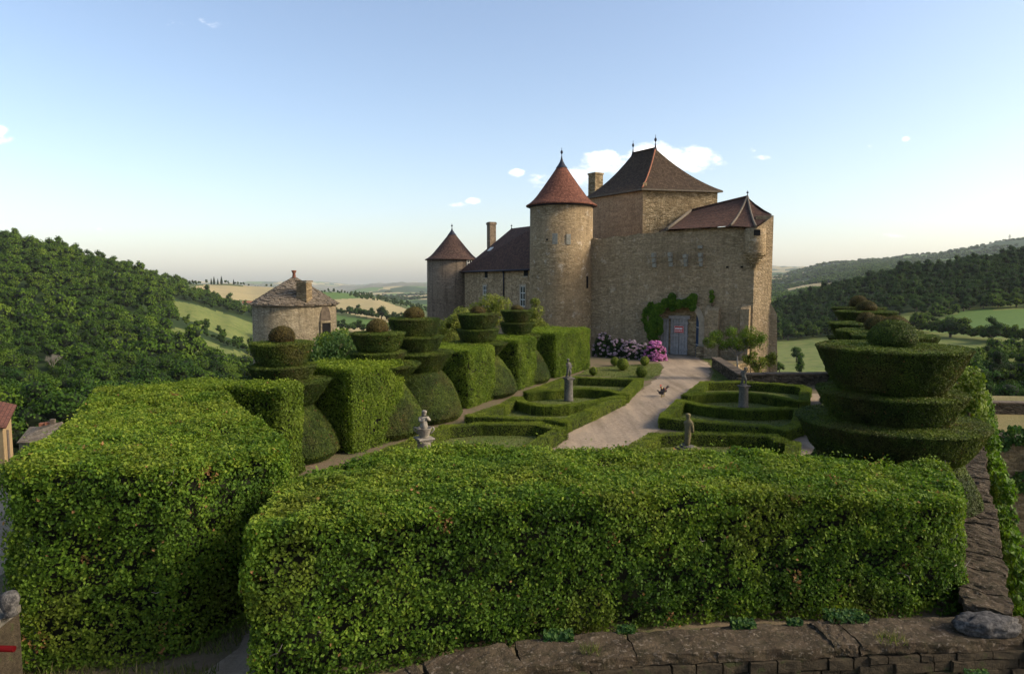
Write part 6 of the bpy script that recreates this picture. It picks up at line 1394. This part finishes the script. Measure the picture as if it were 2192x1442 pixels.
# ------------------------------------------------------------------ the two fowls on the drive
M['feather_dark'] = plain('dark_feathers', (.055, .042, .035), .7, 30, .4); M['feather_gold'] = plain('golden_feathers', (.50, .33, .15), .7, 30, .3); M['comb'] = plain('red_comb', (.45, .03, .02), .6, 20, .1); M['leg'] = plain('yellow_leg', (.35, .25, .06), .6, 20, .1)
def fowl(name, label, px, py, s, rz, body, neck, rooster):
    c = at(px, py, 0); root = empty(name, (c.x, c.y, .012), rz); root.scale = (s,)*3; tag(root, label, 'chicken', 'chickens on the gravel drive')
    J = [(0, 0, .27, .115, 1.1), (-.12, 0, .29, .085, 1), (-.20, 0, .36, .035), (.10, 0, .30, .085, 1), (.16, 0, .38, .048), (.19, 0, .46, .034), (.215, 0, .50, .042)]
    figure('body', J, [(0, 1), (1, 2), (0, 3), (3, 4), (4, 5), (5, 6)], root, body)
    J = [(.12, 0, .35, .07), (.165, 0, .42, .045), (.19, 0, .48, .036)]; figure('neck_feathers', J, [(0, 1), (1, 2)], root, neck)
    b = MB()
    for k in range(7 if rooster else 5):
        a = -.3+.22*k; y = (-.02+.01*(k % 4)); L = .22 if rooster else .13
        b.tube([(-.15, y, .33), (-.15-L*.5*math.cos(a*.6), y*2, .36+L*.7*math.sin(.5+a*.5)), (-.15-L*math.cos(a*.5), y*3, .36+L*math.sin(.25+a*.5))], [.03, .028, .008], 5)
    b.build('tail', body if rooster else body, root)
    for s_ in (-1, 1):
        b = MB(); b.lathe((0, s_*.085, .29), [(0, -.07), (.07, -.05), (.11, 0), (.08, .045), (0, .07)], 10, ell=.35); b.build('wing', body, root)
        b = MB(); b.tube([(.0, s_*.05, .2), (.01, s_*.05, .1), (.0, s_*.05, .01)], [.022, .012, .011], 5)
        for a in (-.5, 0, .5): b.tube([(0, s_*.05, .012), (.07*math.cos(a), s_*.05+.07*math.sin(a), .008)], .008, 4)
        b.build('leg', M['leg'], root)
    b = MB(); b.tube([(.245, 0, .50), (.285, 0, .49)], [.014, .003], 5); b.build('beak', M['leg'], root)
    b = MB()
    for k in range(4): b.box((.185+.022*k, 0, .545+.01*(k % 2)), (.026, .012, .05))
    b.build('comb', M['comb'], root); b = MB(); b.box((.235, 0, .455), (.02, .016, .045)); b.build('wattle', M['comb'], root)
fowl('rooster', 'rooster with golden neck feathers standing upright on the drive', 1421, 848, 1.0, -2.6, M['feather_dark'], M['feather_gold'], True)
fowl('hen', 'dark brown hen in front of the rooster on the drive', 1416, 851, .82, -.5, M['feather_dark'], M['feather_dark'], False)
# pylon on the far right skyline
P = on_terrain(2156, 516, 1500); b = MB()
for s in (-1, 1): 
    for t_ in (-1, 1): b.tube([(s*5, t_*5, 0), (s*1.2, t_*1.2, 38)], .6, 4)
for z, l in ((26, 9), (33, 7)): b.box((0, 0, z), (l*2, 1.2, 1.2))
for k in range(6): b.box((0, -3.4+.5*k, 4+5*k), (8-1.2*k, .6, .6))
o = b.build('pylon', M['greybark']); o.location = P+Vector((0, 0, -2)); tag(o, 'lattice electricity pylon on the skyline at far right', 'pylon')

# ------------------------------------------------------------------ valley air
M['haze'] = bpy.data.materials.new('haze'); M['haze'].use_nodes = True; t = M['haze'].node_tree; t.nodes.clear(); o = t.nodes.new('ShaderNodeOutputMaterial'); v = t.nodes.new('ShaderNodeVolumePrincipled')
v.inputs['Color'].default_value = (.88, .94, 1.0, 1); v.inputs['Density'].default_value = .000036; v.inputs['Anisotropy'].default_value = 0; t.links.new(v.outputs[0], o.inputs['Volume'])
zmin = float(TP[..., 2].min())-1; zmax = max(float(TP[..., 2].max()), 30)+45
b = MB(); xs = float(np.abs(TP[..., 0]).max())+50; b.box((0, (13000-50)/2, (zmin+zmax)/2), (2*xs, 13050, zmax-zmin)); tag(b.build('haze', M['haze']), kind='stuff')
print('haze', zmin, zmax, xs)
